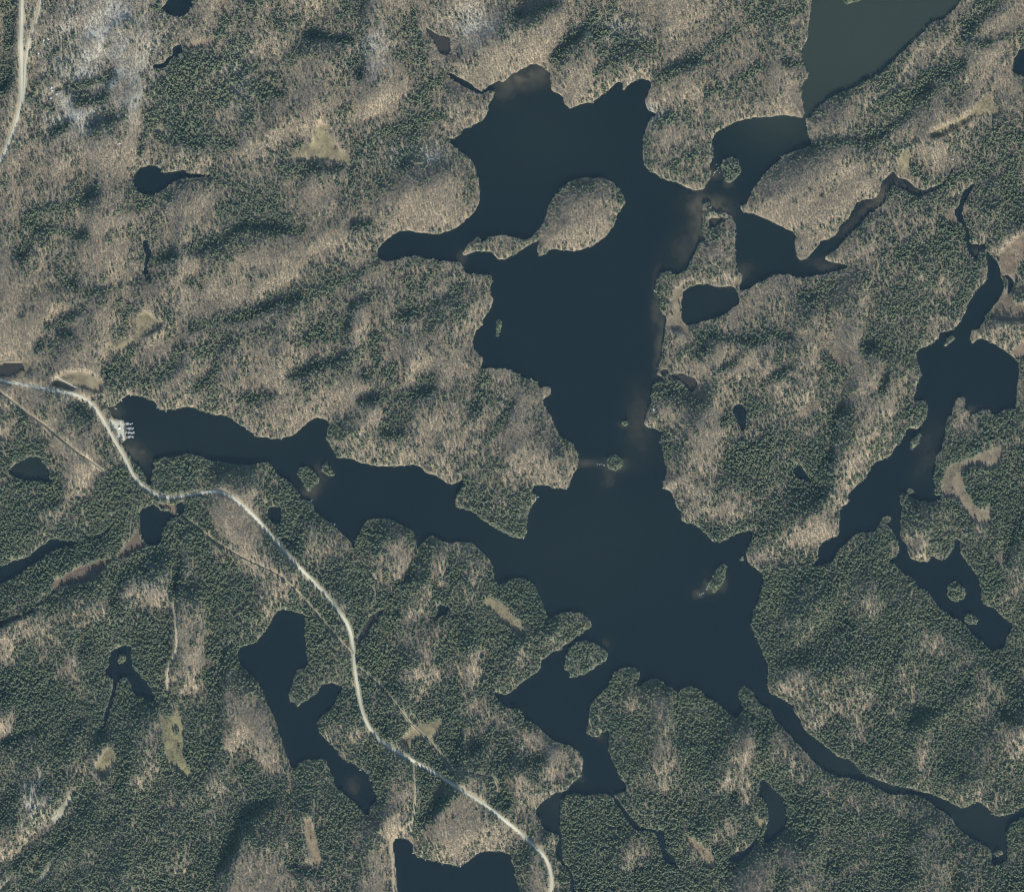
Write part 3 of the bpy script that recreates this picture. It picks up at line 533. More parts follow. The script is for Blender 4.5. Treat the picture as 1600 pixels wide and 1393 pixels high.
# ------------------------------------------------------------------ materials
def mat(name):
    m = bpy.data.materials.new(name)
    m.use_nodes = True
    b = m.node_tree.nodes['Principled BSDF']
    b.inputs['Specular IOR Level'].default_value = 0.15
    b.inputs['Roughness'].default_value = 0.9
    return m, m.node_tree, b


def simple(name, col, rough=0.8, spec=0.2, noise=None):
    m, nt, b = mat(name)
    b.inputs['Roughness'].default_value = rough
    b.inputs['Specular IOR Level'].default_value = spec
    if noise:
        tc = nt.nodes.new('ShaderNodeNewGeometry')
        n = nt.nodes.new('ShaderNodeTexNoise')
        n.inputs['Scale'].default_value = noise[0]
        n.inputs['Detail'].default_value = 5
        nt.links.new(tc.outputs['Position'], n.inputs['Vector'])
        mx = nt.nodes.new('ShaderNodeMix')
        mx.data_type = 'RGBA'
        mx.inputs[6].default_value = (*[c * (1 - noise[1]) for c in col], 1)
        mx.inputs[7].default_value = (*[min(1, c * (1 + noise[1])) for c in col], 1)
        nt.links.new(n.outputs[0], mx.inputs[0])
        nt.links.new(mx.outputs[2], b.inputs['Base Color'])
    else:
        b.inputs['Base Color'].default_value = (*col, 1)
    return m


def ground_mat():
    m, nt, b = mat('forest_floor')
    a = nt.nodes.new('ShaderNodeVertexColor')
    a.layer_name = 'soil'
    g = nt.nodes.new('ShaderNodeNewGeometry')
    n = nt.nodes.new('ShaderNodeTexNoise')
    n.inputs['Scale'].default_value = 0.35
    n.inputs['Detail'].default_value = 6
    n.inputs['Roughness'].default_value = 0.7
    nt.links.new(g.outputs['Position'], n.inputs['Vector'])
    r = nt.nodes.new('ShaderNodeMapRange')
    r.inputs[1].default_value = 0.25
    r.inputs[2].default_value = 0.75
    r.inputs[3].default_value = 0.62
    r.inputs[4].default_value = 1.38
    nt.links.new(n.outputs[0], r.inputs[0])
    v = nt.nodes.new('ShaderNodeVectorMath')
    v.operation = 'SCALE'
    nt.links.new(a.outputs[0], v.inputs[0])
    nt.links.new(r.outputs[0], v.inputs['Scale'])
    nt.links.new(v.outputs[0], b.inputs['Base Color'])
    return m


def water_mat(name, deep, murky, shoal):
    m, nt, b = mat(name)
    a = nt.nodes.new('ShaderNodeAttribute')
    a.attribute_name = 'shoal'
    g = nt.nodes.new('ShaderNodeNewGeometry')
    n = nt.nodes.new('ShaderNodeTexNoise')
    n.inputs['Scale'].default_value = 0.006
    n.inputs['Detail'].default_value = 3
    nt.links.new(g.outputs['Position'], n.inputs['Vector'])
    dk = nt.nodes.new('ShaderNodeMix')
    dk.data_type = 'RGBA'
    dk.inputs[6].default_value = (*[c * 0.8 for c in deep], 1)
    dk.inputs[7].default_value = (*[c * 1.2 for c in deep], 1)
    nt.links.new(n.outputs[0], dk.inputs[0])
    am = nt.nodes.new('ShaderNodeAttribute')
    am.attribute_name = 'murk'
    mk = nt.nodes.new('ShaderNodeMix')
    mk.data_type = 'RGBA'
    nt.links.new(am.outputs['Fac'], mk.inputs[0])
    nt.links.new(dk.outputs[2], mk.inputs[6])
    mk.inputs[7].default_value = (*murky, 1)
    mx = nt.nodes.new('ShaderNodeMix')
    mx.data_type = 'RGBA'
    nt.links.new(a.outputs['Fac'], mx.inputs[0])
    nt.links.new(mk.outputs[2], mx.inputs[6])
    mx.inputs[7].default_value = (*shoal, 1)
    nt.links.new(mx.outputs[2], b.inputs['Base Color'])
    b.inputs['Roughness'].default_value = 0.08
    b.inputs['IOR'].default_value = 1.33
    b.inputs['Specular IOR Level'].default_value = 0.5
    w = nt.nodes.new('ShaderNodeTexNoise')
    w.inputs['Scale'].default_value = 0.5
    w.inputs['Detail'].default_value = 4
    nt.links.new(g.outputs['Position'], w.inputs['Vector'])
    bp = nt.nodes.new('ShaderNodeBump')
    bp.inputs['Strength'].default_value = 0.12
    bp.inputs['Distance'].default_value = 0.15
    nt.links.new(w.outputs[0], bp.inputs['Height'])
    nt.links.new(bp.outputs[0], b.inputs['Normal'])
    return m


def tint_mat(name, stops, rough=0.9, glow=0.0):
    m, nt, b = mat(name)
    a = nt.nodes.new('ShaderNodeAttribute')
    a.attribute_type = 'INSTANCER'
    a.attribute_name = 'tint'
    r = nt.nodes.new('ShaderNodeValToRGB')
    e = r.color_ramp.elements
    e[0].position, e[0].color = stops[0][0], (*stops[0][1], 1)
    e[1].position, e[1].color = stops[-1][0], (*stops[-1][1], 1)
    for p, c in stops[1:-1]:
        q = e.new(p)
        q.color = (*c, 1)
    nt.links.new(a.outputs['Fac'], r.inputs[0])
    nt.links.new(r.outputs[0], b.inputs['Base Color'])
    b.inputs['Roughness'].default_value = rough
    b.inputs['Specular IOR Level'].default_value = 0.1
    if glow:                                    # thin foliage lets part of the light through
        tr = nt.nodes.new('ShaderNodeBsdfTranslucent')
        nt.links.new(r.outputs[0], tr.inputs[0])
        mx = nt.nodes.new('ShaderNodeMixShader')
        mx.inputs[0].default_value = glow
        nt.links.new(b.outputs[0], mx.inputs[1])
        nt.links.new(tr.outputs[0], mx.inputs[2])
        nt.links.new(mx.outputs[0], nt.nodes['Material Output'].inputs['Surface'])
    return m


M_GROUND = ground_mat()
M_LAKE = water_mat('lake_water', (0.0022, 0.0040, 0.0042), (0.0135, 0.0178, 0.0118), (0.040, 0.0355, 0.0230))
M_WATER = [M_LAKE, M_LAKE, water_mat('bog_water', (0.007, 0.009, 0.008), (0.013, 0.019, 0.015), (0.025, 0.021, 0.016))]
M_NEEDLE = tint_mat('evergreen_needles', [(0.0, (0.076, 0.100, 0.070)), (0.5, (0.118, 0.142, 0.086)), (0.85, (0.142, 0.160, 0.086)), (1.0, (0.155, 0.17, 0.085))], glow=0.42)
M_TWIG = tint_mat('bare_twigs', [(0.0, (0.110, 0.114, 0.095)), (0.3, (0.145, 0.135, 0.108)), (0.6, (0.184, 0.159, 0.120)), (0.8, (0.235, 0.235, 0.208)), (0.88, (0.35, 0.345, 0.31)), (0.9, (0.30, 0.13, 0.06)), (1.0, (0.34, 0.16, 0.08))])
M_BARK = simple('bark', (0.16, 0.14, 0.12), 0.95, 0.1)
M_GRAVEL = simple('pale_gravel', (0.235, 0.238, 0.192), 0.95, 0.1, (0.6, 0.14))
M_DIRT = simple('dirt_track', (0.1800, 0.1620, 0.1170), 0.95, 0.1, (0.5, 0.25))
M_CUT = simple('grassy_cut', (0.062, 0.058, 0.043), 0.95, 0.1, (0.4, 0.25))
M_ROCK = simple('pale_rock', (0.30, 0.295, 0.25), 0.9, 0.2, (0.9, 0.2))
M_DECK = simple('weathered_deck', (0.24, 0.235, 0.22), 0.85, 0.2, (2.0, 0.15))
M_WHITE = simple('white_gelcoat', (0.60, 0.62, 0.61), 0.35, 0.5)
M_GREY = simple('grey_vinyl', (0.30, 0.31, 0.32), 0.7, 0.3)
M_BLUE = simple('blue_canvas', (0.06, 0.14, 0.25), 0.8, 0.2)
M_DARK = simple('dark_plastic', (0.02, 0.02, 0.022), 0.5, 0.4)
M_GLASS = simple('tinted_glass', (0.03, 0.04, 0.045), 0.1, 0.6)
M_WALL = simple('painted_siding', (0.55, 0.52, 0.45), 0.8, 0.2, (1.5, 0.08))
M_ROOFP = simple('pale_metal_roof', (0.48, 0.48, 0.45), 0.5, 0.4, (0.8, 0.06))
M_ROOFG = simple('grey_shingle_roof', (0.30, 0.30, 0.30), 0.9, 0.2, (1.2, 0.15))
M_ROOFT = simple('teal_metal_roof', (0.22, 0.36, 0.38), 0.5, 0.4, (0.8, 0.06))
M_TIMBER = simple('dark_timber', (0.14, 0.10, 0.07), 0.9, 0.1)


# ------------------------------------------------------------------ mesh helpers
def put(o, label=None, cat=None, kind=None, group=None):
    if label:
        o['label'] = label
    if cat:
        o['category'] = cat
    if kind:
        o['kind'] = kind
    if group:
        o['group'] = group
    return o


def new_obj(name, me, parent=None):
    o = bpy.data.objects.new(name, me)
    COL.objects.link(o)
    if parent is not None:
        o.parent = parent
    return o


def empty(name, loc, rz=0.0):
    o = bpy.data.objects.new(name, None)
    o.empty_display_size = 1.0
    o.location = loc
    o.rotation_euler = (0, 0, rz)
    COL.objects.link(o)
    return o


def mesh(name, vf, mats, smooth=False, midx=None):
    v, f = vf
    me = bpy.data.meshes.new(name)
    me.from_pydata([tuple(map(float, p)) for p in v], [], [tuple(map(int, q)) for q in f])
    for m in (mats if isinstance(mats, (list, tuple)) else [mats]):
        me.materials.append(m)
    if midx is not None:
        me.polygons.foreach_set('material_index', midx)
    if smooth:
        me.polygons.foreach_set('use_smooth', [True] * len(me.polygons))
    me.update()
    return me


def join(*parts):
    V, F = [], []
    for v, f in parts:
        n = len(V)
        V += list(v)
        F += [tuple(i + n for i in q) for q in f]
    return V, F


def box(x0, x1, y0, y1, z0, z1):
    v = [(x0, y0, z0), (x1, y0, z0), (x1, y1, z0), (x0, y1, z0), (x0, y0, z1), (x1, y0, z1), (x1, y1, z1), (x0, y1, z1)]
    return v, [(0, 3, 2, 1), (4, 5, 6, 7), (0, 1, 5, 4), (1, 2, 6, 5), (2, 3, 7, 6), (3, 0, 4, 7)]


def tube(a, b, ra, rb, n=5):
    a, b = Vector(a), Vector(b)
    d = (b - a).normalized()
    u = d.orthogonal().normalized()
    w = d.cross(u)
    v = []
    for c, r in ((a, ra), (b, rb)):
        for k in range(n):
            t = 2 * math.pi * k / n
            v.append(tuple(c + (u * math.cos(t) + w * math.sin(t)) * r))
    f = [(k, (k + 1) % n, n + (k + 1) % n, n + k) for k in range(n)] + [tuple(range(n - 1, -1, -1)), tuple(range(n, 2 * n))]
    return v, f


def grid_mesh(name, xs, ys, Z, cellmask, mats, attrs=None, smooth=True):
    """a sheet of quads over the cells where cellmask is true; xs, ys in photo pixels"""
    ny, nx = Z.shape
    cj, ci = np.nonzero(cellmask)
    a = cj * nx + ci
    quads = np.stack([a, a + nx, a + nx + 1, a + 1], 1)          # rows run southwards: keep faces pointing up
    used, inv = np.unique(quads, return_inverse=True)
    quads = inv.reshape(-1, 4)
    X, Y = wpos(xs[used % nx], ys[used // nx])
    co = np.stack([X, Y, Z.ravel()[used]], 1).astype(np.float32)
    me = bpy.data.meshes.new(name)
    me.vertices.add(len(co))
    me.vertices.foreach_set('co', co.ravel())
    me.loops.add(quads.size)
    me.loops.foreach_set('vertex_index', quads.ravel().astype(np.int32))
    me.polygons.add(len(quads))
    me.polygons.foreach_set('loop_start', np.arange(0, quads.size, 4, dtype=np.int32))
    me.update(calc_edges=True)
    me.polygons.foreach_set('use_smooth', np.full(len(quads), smooth))
    for m in mats:
        me.materials.append(m)
    for an, (F, typ) in (attrs or {}).items():
        if typ == 'COLOR':
            at = me.color_attributes.new(an, 'FLOAT_COLOR', 'POINT')
            col = np.concatenate([F.reshape(-1, 3)[used], np.ones((len(used), 1))], 1).astype(np.float32)
            at.data.foreach_set('color', col.ravel())
        else:
            at = me.attributes.new(an, 'FLOAT', 'POINT')
            at.data.foreach_set('value', F.ravel()[used].astype(np.float32))
    return me


# ------------------------------------------------------------------ ground
litter = np.array([0.170, 0.138, 0.091])
soil = np.empty((NY, NX, 3))
soil[:] = litter
n1 = vnoise(GX, GY, 22, 11, ANG, 61)[..., None]
n2 = vnoise(GX, GY, 7, 5, ANG, 62)[..., None]
soil *= 1 + 0.10 * n1 + 0.08 * n2
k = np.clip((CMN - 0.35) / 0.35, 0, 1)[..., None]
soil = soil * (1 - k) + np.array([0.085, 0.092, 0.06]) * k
k = np.clip(SIL, 0, 1)[..., None] * 0.8
soil = soil * (1 - k) + np.array([0.215, 0.22, 0.195]) * k
k = np.clip(RUS, 0, 1)[..., None] * 0.5
soil = soil * (1 - k) + np.array([0.195, 0.152, 0.098]) * k
for f, (name, lab, colr, s) in zip(MED, MEADOWS):
    k = np.clip((f + 1.0 + 1.6 * vnoise(GX, GY, 6, seed=71)) / 3.0, 0, 1)[..., None]
    cc = np.array(colr) * (0.84 + 0.20 * vnoise(GX, GY, 13, seed=72)[..., None] + 0.16 * vnoise(GX, GY, 5.5, seed=73)[..., None] + 0.1 * vnoise(GX, GY, 3.0, seed=75)[..., None])
    soil = soil * (1 - k) + cc * k
k = np.clip((LOTD + 1) / 2, 0, 1)[..., None]
soil = soil * (1 - k) + np.array([0.245, 0.243, 0.19]) * (1 + 0.14 * vnoise(GX, GY, 6, seed=74)[..., None]) * k
k = np.clip(1 - np.abs(ROADD + 0.5) / 2.0, 0, 1)[..., None] * 0.55
soil = soil * (1 - k) + np.array([0.21, 0.185, 0.12]) * k
k = np.clip(1 - np.abs(S + 0.6) / 1.0, 0, 1)[..., None] * 0.25
soil = soil * (1 - k) + np.array([0.26, 0.24, 0.17]) * k
k = np.clip(S / 2, 0, 1)[..., None]
soil = soil * (1 - k) + np.array([0.07, 0.06, 0.045]) * k
soil = np.clip(soil, 0.01, 0.8)

ext = np.array([200, 500, 1200, 3000, 7000.0])
xs = np.concatenate([(-MARG - ext)[::-1], gx, gx[-1] + ext])
ys = np.concatenate([(-MARG - ext)[::-1], gy, gy[-1] + ext])
pw = ((5, 5), (5, 5))
Hp = np.pad(H, pw, mode='edge')
soilp = np.pad(soil, pw + ((0, 0),), mode='edge')
NYp, NXp = Hp.shape
cells = np.ones((NYp - 1, NXp - 1), bool)
special = np.zeros_like(cells)


def cellmax(F):
    return np.maximum(np.maximum(F[:-1, :-1], F[1:, :-1]), np.maximum(F[:-1, 1:], F[1:, 1:]))


def take(F, thr):
    m = np.pad(cellmax(F) > thr, 5, constant_values=False) & ~special
    special[m] = True
    return m


ATT = {'soil': (soilp, 'COLOR')}
for (lab, s), f in zip(ISLANDS, ISD):
    m = take(f, -5.0)
    o = new_obj('island', grid_mesh('island', xs, ys, Hp, m, [M_GROUND], ATT))
    put(o, lab, None, 'structure')
for (name, lab, colr, s), f in zip(MEADOWS, MED):
    m = take(f, 0.0)
    if m.any():
        o = new_obj(name, grid_mesh(name, xs, ys, Hp, m, [M_GROUND], ATT))
        put(o, lab, None, 'structure')
m = take(LOTD, 0.0)
put(new_obj('gravel_lot', grid_mesh('gravel_lot', xs, ys, Hp, m, [M_GROUND], ATT)), 'pale gravel marina lot between the road and the docks', None, 'structure')
put(new_obj('terrain', grid_mesh('terrain', xs, ys, Hp, cells & ~special, [M_GROUND], ATT)), 'wooded rolling ground of the whole view', None, 'structure')

# ------------------------------------------------------------------ water sheets
Zw = np.zeros((NY, NX))
cmS = cellmax(S)
own_c = np.take_along_axis(np.stack([OWN[:-1, :-1], OWN[1:, :-1], OWN[:-1, 1:], OWN[1:, 1:]], -1),
                           np.argmax(np.stack([S[:-1, :-1], S[1:, :-1], S[:-1, 1:], S[1:, 1:]], -1), -1)[..., None], -1)[..., 0]
for kk, (name, lab, tone, s) in enumerate(WATERS):
    m = (own_c == kk) & (cmS > -2.2)
    if not m.any():
        continue
    o = new_obj(name, grid_mesh(name, gx, gy, Zw, m, [M_WATER[tone]], {'shoal': (SH, 'F'), 'murk': (MURK, 'F')}))
    put(o, lab, None, 'structure')

# ------------------------------------------------------------------ roads and paths
SURF = {'gravel': (M_GRAVEL, 0.16), 'dirt': (M_DIRT, 0.12), 'cut': (M_CUT, 0.10)}
for (name, lab, w, surf, s), (p, z) in zip(ROADS, road_paths):
    X, Y = wpos(p[:, 0], p[:, 1])
    d = np.gradient(np.stack([X, Y], 1), axis=0)
    d /= np.linalg.norm(d, axis=1)[:, None] + 1e-9
    nrm = np.stack([-d[:, 1], d[:, 0]], 1)
    m_, lift = SURF[surf]
    V, F = [], []
    prof = [(-0.5, -0.25), (-0.42, 0.0), (0.0, 0.08), (0.42, 0.0), (0.5, -0.25)] if surf == 'gravel' else [(-0.5, -0.2), (-0.36, 0.02), (0.0, 0.05), (0.36, 0.02), (0.5, -0.2)]
    for i in range(len(p)):
        jw = w * (1 + (0.10 if surf != 'gravel' else 0.03) * random.uniform(-1, 1))
        for a, dz in prof:
            V.append((X[i] + nrm[i, 0] * jw * a, Y[i] + nrm[i, 1] * jw * a, z[i] + lift + 0.12 + dz))
    for i in range(len(p) - 1):
        for j in range(4):
            a = i * 5 + j
            F.append((a, a + 1, a + 6, a + 5) if False else (a + 5, a + 6, a + 1, a))
    me = mesh(name, (V, F), m_)
    o = new_obj(name, me)
    put(o, lab, None, 'structure')

# ------------------------------------------------------------------ tree prototypes
def spruce(seed, hgt, rad, tiers=7, arms=7):
    r = random.Random(seed)
    crown = ([], [])
    V, F = crown
    for t in range(tiers):
        q = t / (tiers - 1)
        z = hgt * (0.16 + 0.76 * q)
        rr = rad * (1 - q) ** 0.8 * r.uniform(0.85, 1.1) + 0.25
        off = r.uniform(0, 6.28)
        for k_ in range(max(4, arms - t // 2)):
            a = off + 2 * math.pi * k_ / max(4, arms - t // 2) + r.uniform(-0.25, 0.25)
            L = rr * r.uniform(0.75, 1.15)
            w = 0.5
            n = len(V)
            zt = z + hgt * 0.075
            V += [(0, 0, zt), (L * 0.6 * math.cos(a - w), L * 0.6 * math.sin(a - w), z - 0.25), (L * math.cos(a), L * math.sin(a), z - r.uniform(0.1, 0.7)), (L * 0.6 * math.cos(a + w), L * 0.6 * math.sin(a + w), z - 0.25), (L * 0.5 * math.cos(a), L * 0.5 * math.sin(a), z + 0.35)]
            F += [(n, n + 1, n + 4), (n + 1, n + 2, n + 4), (n + 2, n + 3, n + 4), (n + 3, n, n + 4)]
    n = len(V)
    V += [(0, 0, hgt), (0.35, 0, hgt * 0.88), (-0.2, 0.3, hgt * 0.88), (-0.2, -0.3, hgt * 0.88)]
    F += [(n, n + 1, n + 2), (n, n + 2, n + 3), (n, n + 3, n + 1)]
    trunk = tube((0, 0, -0.8), (0, 0, hgt * 0.9), 0.22, 0.05, 5)
    return trunk, crown


def pine(seed, hgt, rad):
    r = random.Random(seed)
    V, F = [], []
    t = (1 + 5 ** 0.5) / 2
    iv = [Vector(c).normalized() for c in ((-1, t, 0), (1, t, 0), (-1, -t, 0), (1, -t, 0), (0, -1, t), (0, 1, t), (0, -1, -t), (0, 1, -t), (t, 0, -1), (t, 0, 1), (-t, 0, -1), (-t, 0, 1))]
    fi = [(0, 11, 5), (0, 5, 1), (0, 1, 7), (0, 7, 10), (0, 10, 11), (1, 5, 9), (5, 11, 4), (11, 10, 2), (10, 7, 6), (7, 1, 8), (3, 9, 4), (3, 4, 2), (3, 2, 6), (3, 6, 8), (3, 8, 9), (4, 9, 5), (2, 4, 11), (6, 2, 10), (8, 6, 7), (9, 8, 1)]
    limbs = []
    for k_ in range(15):
        q = k_ / 14
        z = hgt * (0.42 + 0.56 * q)
        a = k_ * 2.4 + r.uniform(-0.4, 0.4)
        d = rad * (1 - q) ** 0.6 * r.uniform(0.35, 0.8)
        c = Vector((d * math.cos(a), d * math.sin(a), z))
        s = rad * (0.32 + 0.14 * (1 - q)) * r.uniform(0.8, 1.2)
        n = len(V)
        for p in iv:
            j = r.uniform(0.65, 1.3)
            V.append((c.x + p.x * s * j, c.y + p.y * s * j, c.z + p.z * s * 0.62 * j))
        F += [(n + a_, n + b_, n + c_) for a_, b_, c_ in fi]
        limbs.append(tube((0, 0, z - 0.8), tuple(c), 0.09, 0.04, 3))
    trunk = join(tube((0, 0, -0.8), (0, 0, hgt * 0.95), 0.26, 0.06, 5), *limbs)
    return trunk, (V, F)


def hardwood(seed, hgt, rad, twigs=70):
    r = random.Random(seed)
    parts = [tube((0, 0, -0.8), (0, 0, hgt * 0.55), 0.2, 0.12, 5)]
    tips = []
    for k_ in range(8):
        a = k_ * 2.4 + r.uniform(-0.3, 0.3)
        z0 = hgt * r.uniform(0.3, 0.55)
        d = rad * r.uniform(0.35, 0.8)
        p = (d * math.cos(a), d * math.sin(a), hgt * r.uniform(0.68, 0.95))
        parts.append(tube((0, 0, z0), p, 0.10, 0.04, 3))
        tips.append((Vector((0, 0, z0)), Vector(p)))
    V, F = [], []
    for _ in range(twigs):
        b, e = r.choice(tips)
        c = b.lerp(e, r.uniform(0.45, 1.05))
        d = Vector((r.gauss(0, 1), r.gauss(0, 1), r.uniform(0.1, 1.3))).normalized()
        d = (d + Vector((c.x, c.y, 0)).normalized() * 0.5).normalized()
        L = r.uniform(1.1, 2.3) * rad / 3.0
        u = d.orthogonal().normalized()
        u.rotate(__import__('mathutils').Quaternion(d, r.uniform(0, 6.28)))
        w = r.uniform(0.16, 0.34)
        n = len(V)
        e2 = c + d * L
        V += [tuple(c - u * w * 0.4), tuple(c + d * L * 0.6 + u * w), tuple(e2), tuple(c + d * L * 0.6 - u * w)]
        F += [(n, n + 1, n + 2, n + 3)]
    return join(*parts), (V, F)


def shrub(seed, hgt, rad):
    r = random.Random(seed)
    V, F = [], []
    for _ in range(40):
        a = r.uniform(0, 6.28)
        d = rad * math.sqrt(r.random())
        c = Vector((d * math.cos(a), d * math.sin(a), hgt * r.uniform(0.25, 0.8)))
        dv = Vector((math.cos(a), math.sin(a), r.uniform(0.3, 1.6))).normalized()
        u = dv.orthogonal().normalized() * r.uniform(0.12, 0.25)
        L = r.uniform(0.6, 1.2)
        n = len(V)
        V += [tuple(c - u), tuple(c + dv * L), tuple(c + u)]
        F += [(n, n + 1, n + 2)]
    return tube((0, 0, -0.4), (0, 0, hgt * 0.5), 0.08, 0.04, 4), (V, F)


CON = [spruce(1, 15.0, 3.3), spruce(3, 17.0, 3.5, 8, 9), pine(4, 16.0, 3.7), pine(5, 14.0, 3.5), pine(6, 15.0, 3.3), pine(7, 12.5, 3.4)]
HAR = [hardwood(11, 13.5, 3.1), hardwood(12, 12.0, 2.8), hardwood(13, 14.5, 3.4, 85), hardwood(14, 11.0, 2.9, 60)]
SHR = [shrub(21, 2.2, 1.6), shrub(22, 1.6, 1.3)]


def protos(label, lst, mcrown):
    c = bpy.data.collections.new(label)
    for i, (tr, cr) in enumerate(lst):
        vf = join(tr, cr)
        me = mesh(label, vf, [M_BARK, mcrown], midx=[0] * len(tr[1]) + [1] * len(cr[1]))
        o = bpy.data.objects.new('%s_%d' % (label, i), me)
        c.objects.link(o)
    return c


C_CON = protos('evergreen', CON, M_NEEDLE)
C_HAR = protos('hardwood', HAR, M_TWIG)
C_SHR = protos('shrub', SHR, M_TWIG)


def forest(name, label, coll, x, y, idx, rot, scl, tint, sink=0.0):
    X, Y = wpos(x, y)
    Z = sample(H, x, y) - sink
    me = bpy.data.meshes.new(name)
    n = len(X)
    me.vertices.add(n)
    me.vertices.foreach_set('co', np.stack([X, Y, Z], 1).astype(np.float32).ravel())
    a = me.attributes.new('idx', 'INT', 'POINT'); a.data.foreach_set('value', idx.astype(np.int32))
    a = me.attributes.new('rot', 'FLOAT_VECTOR', 'POINT'); a.data.foreach_set('vector', rot.astype(np.float32).ravel())
    a = me.attributes.new('scl', 'FLOAT_VECTOR', 'POINT'); a.data.foreach_set('vector', scl.astype(np.float32).ravel())
    a = me.attributes.new('tint', 'FLOAT', 'POINT'); a.data.foreach_set('value', tint.astype(np.float32))
    me.update()
    o = new_obj(name, me)
    ng = bpy.data.node_groups.new('grow_' + name, 'GeometryNodeTree')
    ng.interface.new_socket('Geometry', in_out='INPUT', socket_type='NodeSocketGeometry')
    ng.interface.new_socket('Geometry', in_out='OUTPUT', socket_type='NodeSocketGeometry')
    gi = ng.nodes.new('NodeGroupInput')
    go = ng.nodes.new('NodeGroupOutput')
    ip = ng.nodes.new('GeometryNodeInstanceOnPoints')
    ci = ng.nodes.new('GeometryNodeCollectionInfo')
    ci.inputs['Collection'].default_value = coll
    ci.inputs['Separate Children'].default_value = True
    ci.inputs['Reset Children'].default_value = True

    def na(nm, typ):
        q = ng.nodes.new('GeometryNodeInputNamedAttribute')
        q.data_type = typ
        q.inputs['Name'].default_value = nm
        return q.outputs['Attribute']
    er = ng.nodes.new('FunctionNodeEulerToRotation')
    L = ng.links.new
    L(gi.outputs[0], ip.inputs['Points'])
    L(ci.outputs[0], ip.inputs['Instance'])
    ip.inputs['Pick Instance'].default_value = True
    L(na('idx', 'INT'), ip.inputs['Instance Index'])
    L(na('rot', 'FLOAT_VECTOR'), er.inputs[0])
    L(er.outputs[0], ip.inputs['Rotation'])
    L(na('scl', 'FLOAT_VECTOR'), ip.inputs['Scale'])
    L(ip.outputs[0], go.inputs[0])
    md = o.modifiers.new('grow', 'NODES')
    md.node_group = ng
    put(o, label, None, 'stuff')
    return o


def hexgrid(sp, jit, seed, margin=70):
    r = np.random.default_rng(seed)
    yy = np.arange(-margin, 1393 + margin, sp * 0.866)
    X, Y = [], []
    for k_, y in enumerate(yy):
        x = np.arange(-margin, 1600 + margin, sp) + (sp / 2 if k_ % 2 else 0)
        X.append(x); Y.append(np.full(len(x), y))
    X, Y = np.concatenate(X), np.concatenate(Y)
    return X + r.uniform(-jit, jit, len(X)) * sp, Y + r.uniform(-jit, jit, len(X)) * sp


def clear_of(x, y, shore=0.9, road=1.1, med=0.5):
    return (sample(S, x, y) < -shore) & (sample(ROADD, x, y) > road) & (sample(MEDALL, x, y) < -med) & (sample(LOTD, x, y) < 0.5)


def pinside(p, x, y):
    r = np.zeros(len(x), bool)
    n = len(p)
    for i in range(n):
        (x0, y0), (x1, y1) = p[i], p[(i + 1) % n]
        if y0 != y1:
            c = (y0 > y) != (y1 > y)
            r ^= c & (x < x0 + (y - y0) * (x1 - x0) / (y1 - y0))
    return r


small_isl = [i for i in range(len(ISLANDS)) if i not in (0, 16, 17)]
isl_d = np.max([ISD[i] for i in small_isl], axis=0)
r_ = np.random.default_rng(77)
cx, cy = hexgrid(2.85, 0.38, 101)
keep = clear_of(cx, cy, -0.3)
cval = sample(CMN, cx, cy) + r_.uniform(-0.30, 0.30, len(cx))
on_isl = sample(isl_d, cx, cy) > 0
shore_c = np.clip(1 - (-sample(S, cx, cy) - 1) / 7.0, 0, 1) * 0.10
# islets carry almost only evergreens
sparse = np.where(np.maximum(sample(ISD[1], cx, cy), sample(ISD[8], cx, cy)) > 0, 0.45, 0.2)
cval = np.where(on_isl, 0.9 - 0.6 * (r_.random(len(cx)) < sparse), cval + shore_c)
ck = keep & (cval > 0.50)
hx, hy = hexgrid(2.7, 0.40, 102)
hk = clear_of(hx, hy, 0.0, 0.9)
hval = sample(CMN, hx, hy) + r_.uniform(-0.30, 0.30, len(hx))
hon = sample(isl_d, hx, hy) > 0
sparse = np.where(np.maximum(sample(ISD[1], hx, hy), sample(ISD[8], hx, hy)) > 0, 0.35, 0.12)
hval = np.where(hon, 0.9 - 0.8 * (r_.random(len(hx)) < sparse), hval)
hk &= hval <= 0.50
hk &= r_.random(len(hx)) < 0.95 - 0.45 * np.clip(sample(SIL, hx, hy), 0, 1)
cx, cy = cx[ck], cy[ck]
hx, hy = hx[hk], hy[hk]

nC, nH = len(cx), len(hx)
c_idx = r_.integers(0, len(CON), nC)
h_idx = r_.integers(0, len(HAR), nH)
c_s = r_.uniform(0.62, 1.14, nC) * (1 + 0.12 * vnoise(cx, cy, 26, seed=81))
h_s = r_.uniform(0.62, 1.05, nH)
c_near = np.clip(1 - (-sample(S, cx, cy)) / 4.0, 0, 1)
c_s *= 1 - 0.12 * c_near
c_t = np.clip(0.38 + 0.20 * vnoise(cx, cy, 40, seed=82) + 0.16 * vnoise(cx, cy, 9, seed=84) + r_.normal(0, 0.15, nC), 0, 1)
sil = sample(SIL, hx, hy)
rus = sample(RUS, hx, hy)
h_t = 0.40 + 0.16 * vnoise(hx, hy, 30, 14, ANG, 83) + r_.normal(0, 0.13, nH) - 0.75 * np.clip(sample(CM, hx, hy) / 9 - 0.40, 0, 1) + 0.30 * np.clip(sil, 0, 1)  # slope shade put into the tint along with naturally greyer twigs
h_t = np.clip(h_t, 0, 0.87)
red = (r_.random(nH) < 0.0022)
h_t[red] = r_.uniform(0.92, 1.0, red.sum())
c_rot = np.stack([r_.normal(0, 0.03, nC), r_.normal(0, 0.03, nC), r_.uniform(0, 6.28, nC)], 1)
h_rot = np.stack([r_.normal(0, 0.05, nH), r_.normal(0, 0.05, nH), r_.uniform(0, 6.28, nH)], 1)
